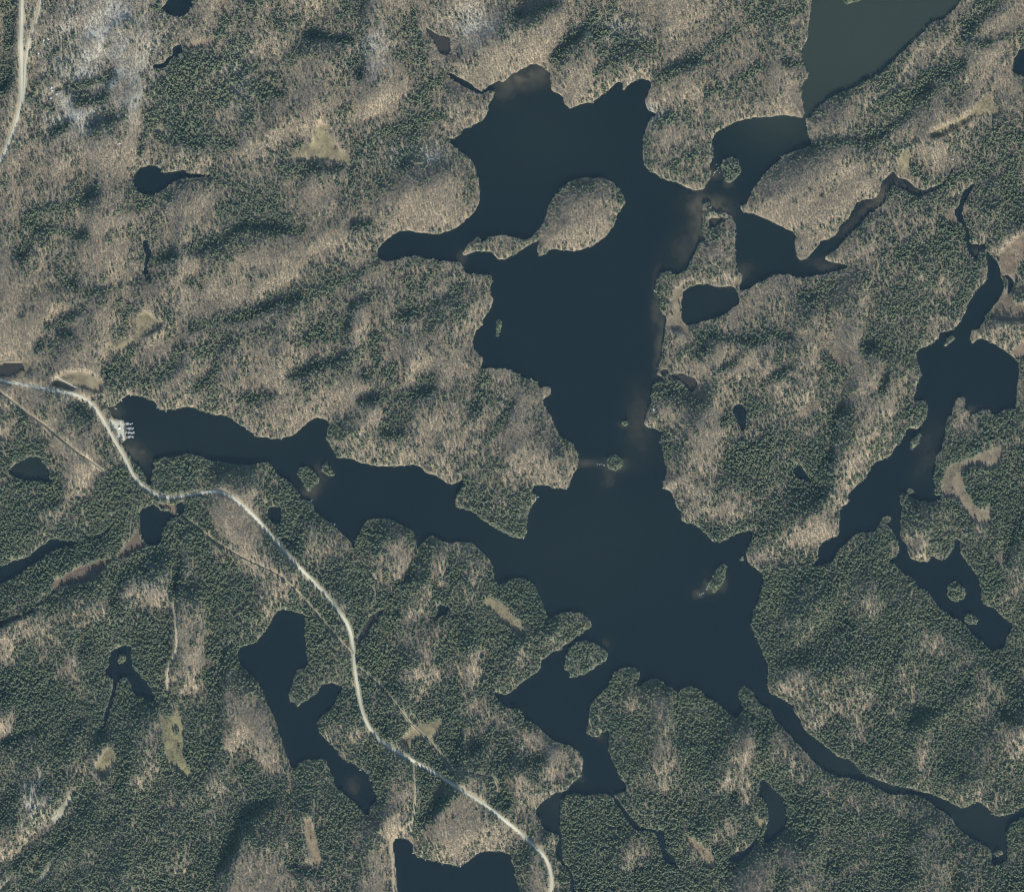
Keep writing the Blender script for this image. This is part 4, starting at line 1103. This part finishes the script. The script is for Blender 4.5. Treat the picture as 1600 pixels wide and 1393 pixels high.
c_scl = np.stack([c_s, c_s, c_s * r_.uniform(0.80, 1.06, nC)], 1)
h_scl = np.stack([h_s, h_s, h_s * r_.uniform(0.62, 0.86, nH)], 1)

# single trees: every tree of a place one can point to, up to 300 of a kind
PLACES = [(ISLANDS[i][0], ISL_POLY[i]) for i in (3, 4, 5, 6, 2, 1, 7, 9, 11, 12, 13, 14, 15, 10, 8)]
PLACES += [('small hooked point in the long lower left lake', P('PA 740,680 690,700 640,800 600,960 600,1040 690,1120 730,1060 800,1020 900,950 920,890 800,800 760,740')),
           ('thin wooded spit beside the shallow cove', P('N1 640,570 745,570 770,690 715,740 705,860 690,960 640,950')),
           ('slim point on the lower lake shore', P('r3c2 1400,90 1480,120 1540,230 1500,250 1430,230 1400,150')),
           ('big tan island in the upper lake', ISL_POLY[0])]
c_single = np.zeros(nC, bool)
h_single = np.zeros(nH, bool)
c_place = np.full(nC, -1)
h_place = np.full(nH, -1)
for i, (lab, poly) in enumerate(PLACES):
    big = i == len(PLACES) - 1
    grow = poly.mean(0) + (poly - poly.mean(0)) * (1.0 if big else 1.12)
    m = pinside(grow, cx, cy) & ~c_single
    if c_single.sum() + m.sum() <= 300:
        c_single |= m
        c_place[m] = i
    m = pinside(grow, hx, hy) & ~h_single
    if h_single.sum() + m.sum() <= 300:
        h_single |= m
        h_place[m] = i

forest('evergreen_forest', 'dark green evergreen forest covering the hills', C_CON, cx[~c_single], cy[~c_single], c_idx[~c_single], c_rot[~c_single], c_scl[~c_single], c_t[~c_single])
forest('leafless_forest', 'grey brown leafless hardwood forest covering the hills', C_HAR, hx[~h_single], hy[~h_single], h_idx[~h_single], h_rot[~h_single], h_scl[~h_single], h_t[~h_single])
sx, sy = hexgrid(2.6, 0.4, 103, 30)
sk = (sample(S, sx, sy) < -0.4) & (sample(ROADD, sx, sy) > 0.8) & (sample(LOTD, sx, sy) < 0)
me_ = sample(MEDALL, sx, sy)
edge = (np.abs(me_ + 0.3) < 1.3) | ((me_ > 0) & (vnoise(sx, sy, 12, seed=91) > -0.1) & (r_.random(len(sx)) < 0.55))
shoreb = (sample(S, sx, sy) > -1.6)
sk &= edge | (shoreb & (r_.random(len(sx)) < 0.7))
sx, sy = sx[sk], sy[sk]
nS = len(sx)
s_s = r_.uniform(0.7, 1.4, nS)
forest('undergrowth', 'low shrubs fringing the bogs and shores', C_SHR, sx, sy, r_.integers(0, 2, nS), np.stack([np.zeros(nS), np.zeros(nS), r_.uniform(0, 6.28, nS)], 1), np.stack([s_s] * 3, 1), np.clip(r_.normal(0.42, 0.14, nS), 0, 0.85))


ORD = ['first', 'second', 'third', 'fourth', 'fifth', 'sixth', 'seventh', 'eighth', 'ninth', 'tenth', 'eleventh', 'twelfth', 'thirteenth', 'fourteenth', 'fifteenth', 'sixteenth', 'seventeenth', 'eighteenth', 'nineteenth', 'twentieth', 'twenty-first', 'twenty-second', 'twenty-third', 'twenty-fourth', 'twenty-fifth', 'twenty-sixth', 'twenty-seventh', 'twenty-eighth']
SHORT = ['tiny lone narrows islet', 'round bushy narrows islet', 'kite shaped western islet', 'islet beside kite shaped one', 'thin western shore sliver', 'oval upper right island', 'slanted lower lake island', 'tiny eastern point islet', 'pale river mouth islet', 'thin upper river islet', 'round river shrub islet', 'round river pool islet', 'square river pool islet', 'green lake top islet', 'plump lower left island', 'hooked lower left point', 'thin wooded spit', 'slim lower shore point', 'big tan island']


def side_labels(xx, yy, place, word):
    out = {}
    for k_ in range(len(PLACES)):
        ii = np.nonzero(place == k_)[0]
        if not len(ii):
            continue
        if len(ii) == 1:
            out[ii[0]] = 'only %s on the %s' % (word, SHORT[k_])
            continue
        mx, my = xx[ii].mean(), yy[ii].mean()
        sx_, sy_ = xx[ii].std() + 0.5, yy[ii].std() + 0.5
        bins = {}
        for i in ii:
            u, v = (xx[i] - mx) / sx_, (yy[i] - my) / sy_
            if len(ii) <= 6:
                side = 'ground'
            elif u * u + v * v < 0.6:
                side = 'middle'
            else:
                side = ['right hand side', 'lower right side', 'lower end', 'lower left side', 'left hand side', 'upper left side', 'upper end', 'upper right side'][int(((math.atan2(v, u) + math.pi / 8) % (2 * math.pi)) / (math.pi / 4)) % 8]
            bins.setdefault(side, []).append(i)
        for side, lst in bins.items():
            lst.sort(key=lambda i: xx[i])
            for n_, i in enumerate(lst):
                if len(lst) == 1:
                    t_ = 'lone %s at the %s of the %s' % (word, side, SHORT[k_])
                else:
                    t_ = '%s %s from the left, %s of the %s' % (ORD[min(n_, 27)] if n_ < len(lst) - 1 else 'last', word, side, SHORT[k_])
                out[i] = t_.replace('at the ground of the', 'on the').replace(', ground of the', ' on the')
    return out


def single_trees(name, cat, lst, mcrown, xx, yy, idx, rot, scl, tint, place, word, grp):
    protos_me = []
    for tr, cr in lst:
        protos_me.append((mesh('trunk', tr, M_BARK), mesh('crown', cr, mcrown)))
    X, Y = wpos(xx, yy)
    Z = sample(H, xx, yy)
    labs = side_labels(xx, yy, place, word)
    for i in np.nonzero(place >= 0)[0]:
        e = empty(name, (X[i], Y[i], Z[i]))
        e.rotation_euler = rot[i]
        e.scale = scl[i]
        lab = PLACES[place[i]][0]
        put(e, labs[i], cat, None, '%s on the %s' % (grp, lab))
        mt, mc = protos_me[idx[i]]
        for nm, me in (('trunk', mt), ('crown', mc)):
            o = new_obj(nm, me, e)
            o['tint'] = float(tint[i])


single_trees('evergreen_tree', 'tree', CON, M_NEEDLE, cx, cy, c_idx, c_rot, c_scl, c_t, c_place, 'evergreen', 'evergreens')
single_trees('leafless_tree', 'tree', HAR, M_TWIG, hx, hy, h_idx, h_rot, h_scl, h_t, h_place, 'leafless tree', 'leafless trees')

# ------------------------------------------------------------------ marina: docks and boats
def hgt(x, y):
    return float(sample(H, x, y))


def prism(pts, z0, z1, inset=1.0):
    n = len(pts)
    v = [(x * inset, y * inset, z0) for x, y in pts] + [(x, y, z1) for x, y in pts]
    f = [(i, (i + 1) % n, n + (i + 1) % n, n + i) for i in range(n)] + [tuple(range(n - 1, -1, -1)), tuple(range(n, 2 * n))]
    return v, f


def boat_proto():
    L, B = 5.6, 2.2
    out = [(-L / 2, -B * 0.42), (L * 0.1, -B / 2), (L * 0.32, -B * 0.36), (L / 2, 0), (L * 0.32, B * 0.36), (L * 0.1, B / 2), (-L / 2, B * 0.42)]
    inn = [(-L * 0.44, -B * 0.33), (L * 0.08, -B * 0.40), (L * 0.26, -B * 0.26), (L * 0.34, 0), (L * 0.26, B * 0.26), (L * 0.08, B * 0.40), (-L * 0.44, B * 0.33)]
    n = 7
    V = [(x * 0.88, y * 0.72, -0.25) for x, y in out] + [(x, y, 0.62) for x, y in out] + [(x, y, 0.58) for x, y in inn] + [(x, y, 0.18) for x, y in inn]
    F = []
    for a in range(3):
        for i in range(n):
            j = (i + 1) % n
            F.append((a * n + i, a * n + j, (a + 1) * n + j, (a + 1) * n + i))
    F += [tuple(range(n - 1, -1, -1)), tuple(range(3 * n, 4 * n))]
    hull = (V, F)
    seats = [box(-1.9, -1.45, -0.7, 0.7, 0.18, 0.5), box(-0.5, -0.05, -0.8, 0.8, 0.18, 0.5), box(0.9, 1.25, -0.55, 0.55, 0.18, 0.48)]
    motor = join(box(-3.2, -2.75, -0.22, 0.22, 0.35, 0.95), box(-3.1, -2.9, -0.1, 0.1, -0.4, 0.35))
    screen = ([(0.55, -0.75, 0.6), (0.95, -0.5, 0.6), (0.95, 0.5, 0.6), (0.55, 0.75, 0.6), (0.40, -0.70, 1.05), (0.75, -0.45, 1.05), (0.75, 0.45, 1.05), (0.40, 0.70, 1.05)], [(0, 1, 5, 4), (1, 2, 6, 5), (2, 3, 7, 6)])
    return mesh('hull', hull, M_WHITE), [mesh('seat', s_, M_GREY) for s_ in seats], mesh('outboard_motor', motor, M_DARK), mesh('windscreen', screen, M_GLASS)


B_HULL, B_SEATS, B_MOT, B_SCR = boat_proto()
# dock number, boats as (x, y, bow up?) read on the marina sheet
DOCKS = [
 ('first', 'northernmost', 'MB 800,318 1120,322', [(860, 275, 1), (912, 265, 1), (970, 262, 1), (868, 345, 0), (920, 345, 0), (970, 342, 0), (1032, 325, 0), (1106, 300, 1)]),
 ('second', 'second from the north', 'MB 790,518 1170,520', [(890, 505, 1), (945, 490, 1), (1000, 488, 1), (1050, 485, 1), (940, 560, 0), (1000, 555, 0), (1052, 545, 0), (1106, 440, 1), (1108, 535, 0), (1160, 445, 1)]),
 ('third', 'third from the north', 'MB 800,690 1200,690', [(890, 655, 1), (835, 705, 0), (955, 665, 1), (1010, 662, 1), (1055, 665, 1), (968, 712, 0), (1020, 715, 0), (1075, 712, 0), (1132, 705, 0), (1186, 625, 1), (1150, 655, 1), (1186, 712, 0)]),
 ('fourth', 'southernmost', 'MB 800,895 1170,850', [(890, 850, 1), (945, 850, 1), (1000, 850, 1), (888, 915, 0), (945, 918, 0), (1002, 905, 0), (1050, 812, 1), (1105, 795, 1), (1150, 835, 0), (1112, 835, 0)]),
]
WHERE = {}
for word, where, line, boats in DOCKS:
    (x0, y0), (x1, y1) = P(line)
    (X0, Y0), (X1, Y1) = [wpos(a, b) for a, b in ((x0, y0), (x1, y1))]
    d = Vector((float(X1 - X0), float(Y1 - Y0), 0))
    Ld = d.length
    e = empty('floating_dock', (float(X0), float(Y0), 0.0), math.atan2(d.y, d.x))
    put(e, 'grey plank boat dock, %s of the four at the marina' % where, 'dock', None, 'marina docks')
    nb = int(Ld / 0.62)
    pm = mesh('plank', box(-0.29, 0.29, -0.65, 0.65, 0.42, 0.48), M_DECK)
    for k_ in range(nb):
        o = new_obj('plank', pm, e)
        o.location = ((k_ + 0.5) * Ld / nb, 0, 0.003 * (k_ % 3))
    new_obj('float', mesh('float', join(box(0.2, Ld - 0.2, -0.55, -0.2, -0.1, 0.41), box(0.2, Ld - 0.2, 0.2, 0.55, -0.1, 0.41)), M_GREY), e)
    for q in (0.15, 0.5, 0.85):
        new_obj('piling', mesh('piling', tube((Ld * q, 0.78, -2.5), (Ld * q, 0.78, 1.4), 0.12, 0.12, 6), M_TIMBER), e)
    side_up = sorted([b for b in boats if b[2]], key=lambda b: b[0])
    side_dn = sorted([b for b in boats if not b[2]], key=lambda b: b[0])
    ordn = ['first', 'second', 'third', 'fourth', 'fifth', 'sixth', 'seventh', 'eighth']
    for lst, sidew in ((side_up, 'north'), (side_dn, 'south')):
        for i, (bx, by, up) in enumerate(lst):
            (px, py), = P('MB %f,%f' % (bx, by))
            X, Y = wpos(px, py)
            X = float(X)
            yd = Y0 + (Y1 - Y0) * (X - X0) / (X1 - X0)
            Y = float(yd) + (2.1 if up else -2.1) if abs(float(Y) - yd) < 7.0 else float(Y)
            e = empty('motor_boat', (X, float(Y), 0.12), (math.pi / 2 if up else -math.pi / 2) + random.uniform(-0.06, 0.06))
            sc_ = random.uniform(0.46, 0.58)
            e.scale = (sc_, sc_ * 0.85, sc_)
            put(e, 'white motor boat, %s from the shore on the %s side of the %s dock' % (ordn[i], sidew, {'first': 'northernmost', 'second': 'second', 'third': 'third', 'fourth': 'southernmost'}[word]), 'boat', None, 'boats moored at the marina docks')
            new_obj('hull', B_HULL, e)
            for s_ in B_SEATS:
                new_obj('seat', s_, e)
            new_obj('outboard_motor', B_MOT, e)
            new_obj('windscreen', B_SCR, e)


# ------------------------------------------------------------------ buildings, car, small shore docks, rocks
def cottage(x, y, w, d, rz, mroof, label, name='cottage', cat='cottage', h=2.6):
    X, Y = wpos(x, y)
    z = hgt(x, y) - 0.1
    e = empty(name, (float(X), float(Y), z), rz)
    put(e, label, cat)
    new_obj('wall', mesh('wall', join(box(-w / 2, w / 2, -d / 2, d / 2, 0, h)), M_WALL), e)
    rr, o_ = 1.5, 0.45
    V = [(-w / 2 - o_, -d / 2 - o_, h + 0.02), (w / 2 + o_, -d / 2 - o_, h + 0.02), (w / 2 + o_, d / 2 + o_, h + 0.02), (-w / 2 - o_, d / 2 + o_, h + 0.02), (-w / 2 - o_, 0, h + rr), (w / 2 + o_, 0, h + rr)]
    rf = new_obj('roof', mesh('roof', (V, [(0, 1, 5, 4), (2, 3, 4, 5), (0, 4, 3), (1, 2, 5), (3, 2, 1, 0)]), mroof), e)
    new_obj('chimney', mesh('chimney', box(w * 0.2, w * 0.2 + 0.6, 0.5, 1.1, h + 0.6, h + rr + 0.8), M_ROCK), rf)
    dr = new_obj('door', mesh('door', box(-0.45, 0.45, -d / 2 - 0.06, -d / 2 - 0.005, 0.05, 2.0), M_TIMBER), e)
    new_obj('handle', mesh('handle', box(0.3, 0.38, -d / 2 - 0.12, -d / 2 - 0.07, 0.95, 1.05), M_DARK), dr)
    for xx_ in (-w * 0.3, w * 0.3):
        f = new_obj('window', mesh('window', join(box(xx_ - 0.5, xx_ + 0.5, -d / 2 - 0.05, -d / 2 - 0.004, 1.0, 1.1), box(xx_ - 0.5, xx_ + 0.5, -d / 2 - 0.05, -d / 2 - 0.004, 1.9, 2.0), box(xx_ - 0.5, xx_ - 0.42, -d / 2 - 0.05, -d / 2 - 0.004, 1.103, 1.897), box(xx_ + 0.42, xx_ + 0.5, -d / 2 - 0.05, -d / 2 - 0.004, 1.103, 1.897)), M_WHITE), e)
        new_obj('pane', mesh('pane', box(xx_ - 0.415, xx_ + 0.415, -d / 2 - 0.03, -d / 2 - 0.003, 1.105, 1.895), M_GLASS), f)
    return e


def at(s):
    return tuple(P(s)[0])


cottage(*at('HA 190,1070'), 7, 6, 0.1, M_ROOFP, 'small pale roofed cottage beside the side track in the upper left')
cottage(*at('HA 530,600'), 5.5, 5, 0.5, M_ROOFP, 'white roofed cabin in the clearing right of the side track', 'cabin', 'cabin')
cottage(*at('HA 378,665'), 4.5, 5, -0.6, M_ROOFP, 'pale shed left of the white roofed cabin', 'shed', 'shed')
cottage(*at('HA 478,775'), 6, 4.5, 0.7, M_ROOFT, 'teal roofed shed below the white roofed cabin', 'shed', 'shed')
cottage(*at('HB 385,445'), 8, 7, 0.5, M_ROOFT, 'teal and white roofed cottage at the grass knoll', 'cottage', 'cottage')
cottage(*at('HB 600,650'), 5, 4.5, 0.4, M_ROOFP, 'white roofed cabin just below the grass knoll', 'cabin', 'cabin')
cottage(*at('HB 450,530'), 4.2, 4, 0.2, M_ROOFG, 'grey shed beside the teal and white roofed cottage', 'shed', 'shed')
cottage(*at('HB 405,765'), 5, 4.5, 0.1, M_ROOFP, 'pale cabin below left of the grass knoll', 'cabin', 'cabin')
cottage(*at('r0c0 997,328'), 8, 5, 0.1, M_ROOFG, 'grey roofed cabin beside the crooked dark pool', 'cabin', 'cabin')
cottage(*at('r0c0 748,900'), 7, 5, 0.3, M_ROOFG, 'grey roofed cabin in the pale woods', 'cabin', 'cabin')
cottage(*at('r2c2 1040,365'), 5, 4.5, 0.2, M_ROOFP, 'pale roofed cottage on the wooded shore east of the lake narrows')
cottage(*at('r1c2 885,1195'), 7, 5.5, -0.3, M_ROOFP, 'pale roofed cottage on the small cape at the lake narrows')
cottage(*at('N3 700,225'), 5, 4.5, 0.1, M_ROOFP, 'white roofed cabin at the end of the upper right clearing', 'cabin', 'cabin')
cottage(*at('MB 575,490'), 5, 4, 0.5, M_ROOFP, 'pale roofed hut in the middle of the marina lot', 'hut', 'hut')
cottage(*at('r3c1 960,1030'), 6, 5, 0.3, M_ROOFG, 'grey boathouse at the corner of the bottom lake', 'boathouse', 'boathouse')

(cxp, cyp) = at('MB 493,838')
X, Y = wpos(cxp, cyp)
e = empty('parked_car', (float(X), float(Y), hgt(cxp, cyp) + 0.05), 1.15)
put(e, 'white car parked at the edge of the marina lot', 'car')
prof = [(-2.2, 0.35), (-2.25, 0.85), (-2.0, 0.98), (-1.5, 1.02), (1.0, 0.98), (1.9, 0.88), (2.25, 0.7), (2.25, 0.35)]
V = [(x, y, z) for y in (-0.88, 0.88) for x, z in prof]
n = len(prof)
new_obj('body', mesh('body', (V, [(i, (i + 1) % n, n + (i + 1) % n, n + i) for i in range(n)] + [tuple(range(n - 1, -1, -1)), tuple(range(n, 2 * n))]), M_WHITE), e)
V = [(-1.9, -0.82, 1.025), (0.9, -0.82, 1.0), (0.9, 0.82, 1.0), (-1.9, 0.82, 1.025), (-1.5, -0.68, 1.5), (0.25, -0.68, 1.5), (0.25, 0.68, 1.5), (-1.5, 0.68, 1.5)]
new_obj('cabin_glass', mesh('cabin_glass', (V, [(0, 1, 5, 4), (1, 2, 6, 5), (2, 3, 7, 6), (3, 0, 4, 7)]), M_GLASS), e)
new_obj('roof', mesh('roof', box(-1.52, 0.27, -0.69, 0.69, 1.5, 1.56), M_WHITE), e)
for xx_ in (-1.35, 1.4):
    for yy_ in (-0.9, 0.9):
        w_ = new_obj('wheel', mesh('wheel', tube((xx_, yy_ - 0.1, 0.33), (xx_, yy_ + 0.1, 0.33), 0.33, 0.33, 12), M_DARK), e)
        new_obj('rim', mesh('rim', tube((xx_, yy_ - 0.11, 0.33), (xx_, yy_ + 0.11, 0.33), 0.18, 0.18, 10), M_GREY), w_)
for yy_ in (-0.6, 0.6):
    new_obj('headlight', mesh('headlight', box(2.2, 2.262, yy_ - 0.2, yy_ + 0.2, 0.62, 0.74), M_GLASS), e)


def jetty(s, rz, L, label):
    x, y = at(s)
    X, Y = wpos(x, y)
    e = empty('wooden_jetty', (float(X), float(Y), 0.0), rz)
    put(e, label, 'jetty', None, 'small private jetties along the shores')
    pm = mesh('plank', box(-0.3, 0.3, -0.9, 0.9, 0.5, 0.57), M_DECK)
    nb = int(L / 0.64)
    for k_ in range(nb):
        o = new_obj('plank', pm, e)
        o.location = (-L / 2 + (k_ + 0.5) * L / nb, 0, 0)
    new_obj('beam', mesh('beam', join(box(-L / 2, L / 2, -0.75, -0.55, 0.3, 0.498), box(-L / 2, L / 2, 0.55, 0.75, 0.3, 0.498)), M_TIMBER), e)
    pv = mesh('post', tube((0, 0, -2), (0, 0, 0.9), 0.1, 0.1, 6), M_TIMBER)
    for a in (-1, 1):
        for b in (-1, 1):
            o = new_obj('post', pv, e)
            o.location = (a * (L / 2 - 0.4), b * 1.0, 0)


jetty('MA 675,285', -0.8, 9, 'slanted jetty on the shore just north of the marina')
jetty('MA 580,437', -0.4, 6, 'short jetty nearest above the marina lot')
jetty('MA 850,197', 1.57, 6, 'jetty at the head of the marina bay')
jetty('MA 1012,203', 1.57, 5, 'jetty right of the one at the head of the marina bay')
jetty('MA 1332,405', 1.0, 9, 'long slanted jetty on the eastern corner of the marina bay')
jetty('MA 1480,482', 1.57, 5, 'jetty just east of the long slanted one in the marina bay')
jetty('r1c0 1107,1175', 1.57, 7, 'jetty in the middle of the north shore of the western arm')
jetty('r1c0 1186,1172', 1.57, 6, 'jetty on the bulge of the north shore of the western arm')
jetty('r1c0 1400,1200', 1.45, 8, 'jetty on the wooded north shore right of the bulge')
jetty('r1c0 1535,1312', 1.2, 6, 'jetty where the western arm narrows')
jetty('r1c1 160,1372', 1.3, 6, 'jetty on the sunny shore left of the square cove')
jetty('r1c1 1405,668', 0.3, 6, 'jetty on the western shore facing the sliver islet')
jetty('r1c1 1372,838', 0.2, 5, 'jetty below the sliver islet on the western shore')
jetty('r2c2 160,345', 0.1, 7, 'jetty at the tip of the point in the lake middle')
jetty('r2c2 922,3', -0.4, 6, 'jetty on the eastern side of the lake narrows')
jetty('r2c1 345,368', 1.1, 7, 'jetty on the point below the kite shaped islet')
jetty('r2c1 488,515', 1.2, 6, 'jetty on the southern shore of the western arm')
jetty('r2c1 152,1038', 1.57, 6, 'jetty at the top of the long lower left lake')
jetty('r2c1 183,1040', 1.57, 5, 'jetty right of the top one on the long lower left lake')
jetty('r3c1 628,602', -0.5, 7, 'jetty on the right shore of the long lower left lake')
jetty('r3c1 648,635', 0.2, 5, 'lower jetty on the right shore of the long lower left lake')
jetty('r3c1 978,1150', 0.0, 6, 'jetty near the boathouse on the bottom lake')
jetty('r3c1 1055,1192', 0.9, 5, 'jetty on the north shore of the bottom lake')
jetty('r3c1 1272,1232', 1.0, 6, 'jetty at the bulge of the bottom lake shore')
jetty('r3c2 345,735', -0.7, 10, 'long jetty on the rounded cape near the lower inlet')
jetty('r0c1 1470,606', 0.3, 5, 'jetty on the upper left shore below the creek mouth')
jetty('r1c2 155,1023', 0.4, 5, 'jetty on the shore beside the little knob point')


def rock_mesh(seed):
    r = random.Random(seed)
    n, V, F = 7, [], []
    for lv, (z, s_) in enumerate(((-0.5, 1.0), (0.25, 0.9), (0.7, 0.5))):
        for k_ in range(n):
            a = 6.283 * k_ / n
            q = s_ * r.uniform(0.75, 1.2)
            V.append((q * math.cos(a), q * math.sin(a) * 0.8, z + r.uniform(-0.1, 0.1)))
    for lv in range(2):
        for k_ in range(n):
            j = (k_ + 1) % n
            F.append((lv * n + k_, lv * n + j, (lv + 1) * n + j, (lv + 1) * n + k_))
    F.append(tuple(range(2 * n, 3 * n)))
    return mesh('boulder', (V, F), M_ROCK)


ROCKS = [rock_mesh(i) for i in range(4)]
BANKS = [
 ('bare tip of the eastern peninsula', 'N1', [(1050, 640), (1065, 655), (1078, 675), (1060, 628)]),
 ('rocky shore below the channel mouth', 'r0c3', [(244, 800), (250, 820), (256, 838), (262, 855), (268, 872), (240, 780), (258, 745)]),
 ('pointed cape in the upper bay', 'r0c2', [(360, 672), (352, 664), (368, 668), (505, 640)]),
 ('southern rim of the large tan island', 'r1c2', [(480, 183), (490, 180), (385, 207), (165, 236), (238, 197), (172, 234)]),
 ('western tip by the reed ring', 'N2', [(150, 228), (160, 235), (172, 240)]),
 ('pale outcrop shore at the lower right channel', 'r3c3', [(60, 168), (80, 180), (98, 195), (112, 204), (128, 210), (145, 218), (105, 190)]),
 ('rocky foot of the right hand cape', 'r2c2', [(1062, 492), (1075, 494), (1245, 612), (1205, 565), (940, 288), (975, 298)]),
 ('mud and rock tail of the slanted island', 'r2c2', [(1215, 900), (1222, 885), (1212, 915), (1165, 950), (1180, 945), (1190, 940), (1175, 960), (1235, 870)]),
 ('pale islet in the river mouth', 'r1c3', [(1100, 795), (1108, 790), (1118, 785), (1128, 776)]),
 ('stony bar linking the oval island', 'N1', [(790, 180), (810, 215), (780, 255), (825, 262), (770, 265), (800, 240), (760, 290)]),
 ('shoal left of the round bushy islet', 'r2c2', [(532, 140), (545, 142), (555, 138), (572, 145)]),
 ('spit below the upper river flats', 'r1c3', [(1215, 1130), (1210, 1145), (1218, 1120), (1102, 1300), (1104, 1308)]),
 ('headland opposite the boathouse', 'r2c2', [(340, 293), (312, 287), (265, 288), (72, 600)]),
]
for lab, tile, pts in BANKS:
    for i, (a, b) in enumerate(pts):
        x, y = at('%s %f,%f' % (tile, a, b))
        X, Y = wpos(x, y)
        o = new_obj('boulder', ROCKS[(i + len(lab)) % 4])
        o.location = (float(X), float(Y), max(hgt(x, y), -0.1) + 0.25)
        s_ = random.uniform(1.1, 1.9)
        o.scale = (s_, s_, s_ * 0.7)
        o.rotation_euler = (0, 0, random.uniform(0, 6.28))
        rank = sorted(range(len(pts)), key=lambda q: pts[q][0]).index(i)
        put(o, '%s pale boulder from the left at the %s' % (ORD[rank] if rank < len(pts) - 1 else 'last', lab), 'boulder', None, 'pale boulders at the %s' % lab)

# ------------------------------------------------------------------ haze
if HAZE > 0:
    x0, x1 = (xs[0] - 800) * PX - 10, (xs[-1] - 800) * PX + 10
    yb0, yb1 = (696.5 - ys[-1]) * PX - 10, (696.5 - ys[0]) * PX + 10
    hz = bpy.data.materials.new('haze')
    hz.use_nodes = True
    nt = hz.node_tree
    nt.nodes.remove(nt.nodes['Principled BSDF'])
    pv = nt.nodes.new('ShaderNodeVolumePrincipled')
    pv.inputs['Color'].default_value = (0.34, 0.70, 0.92, 1)
    pv.inputs['Density'].default_value = HAZE * 1.1e-5
    pv.inputs['Anisotropy'].default_value = 0.0
    nt.links.new(pv.outputs[0], nt.nodes['Material Output'].inputs['Volume'])
    o = new_obj('haze', mesh('haze', box(x0, x1, yb0, yb1, -6.0, ALT + 60.0), hz))
    put(o, 'thin bluish air over the whole landscape', None, 'stuff')
print('TREES', nC, nH, nS, 'single', int(c_single.sum()), int(h_single.sum()))
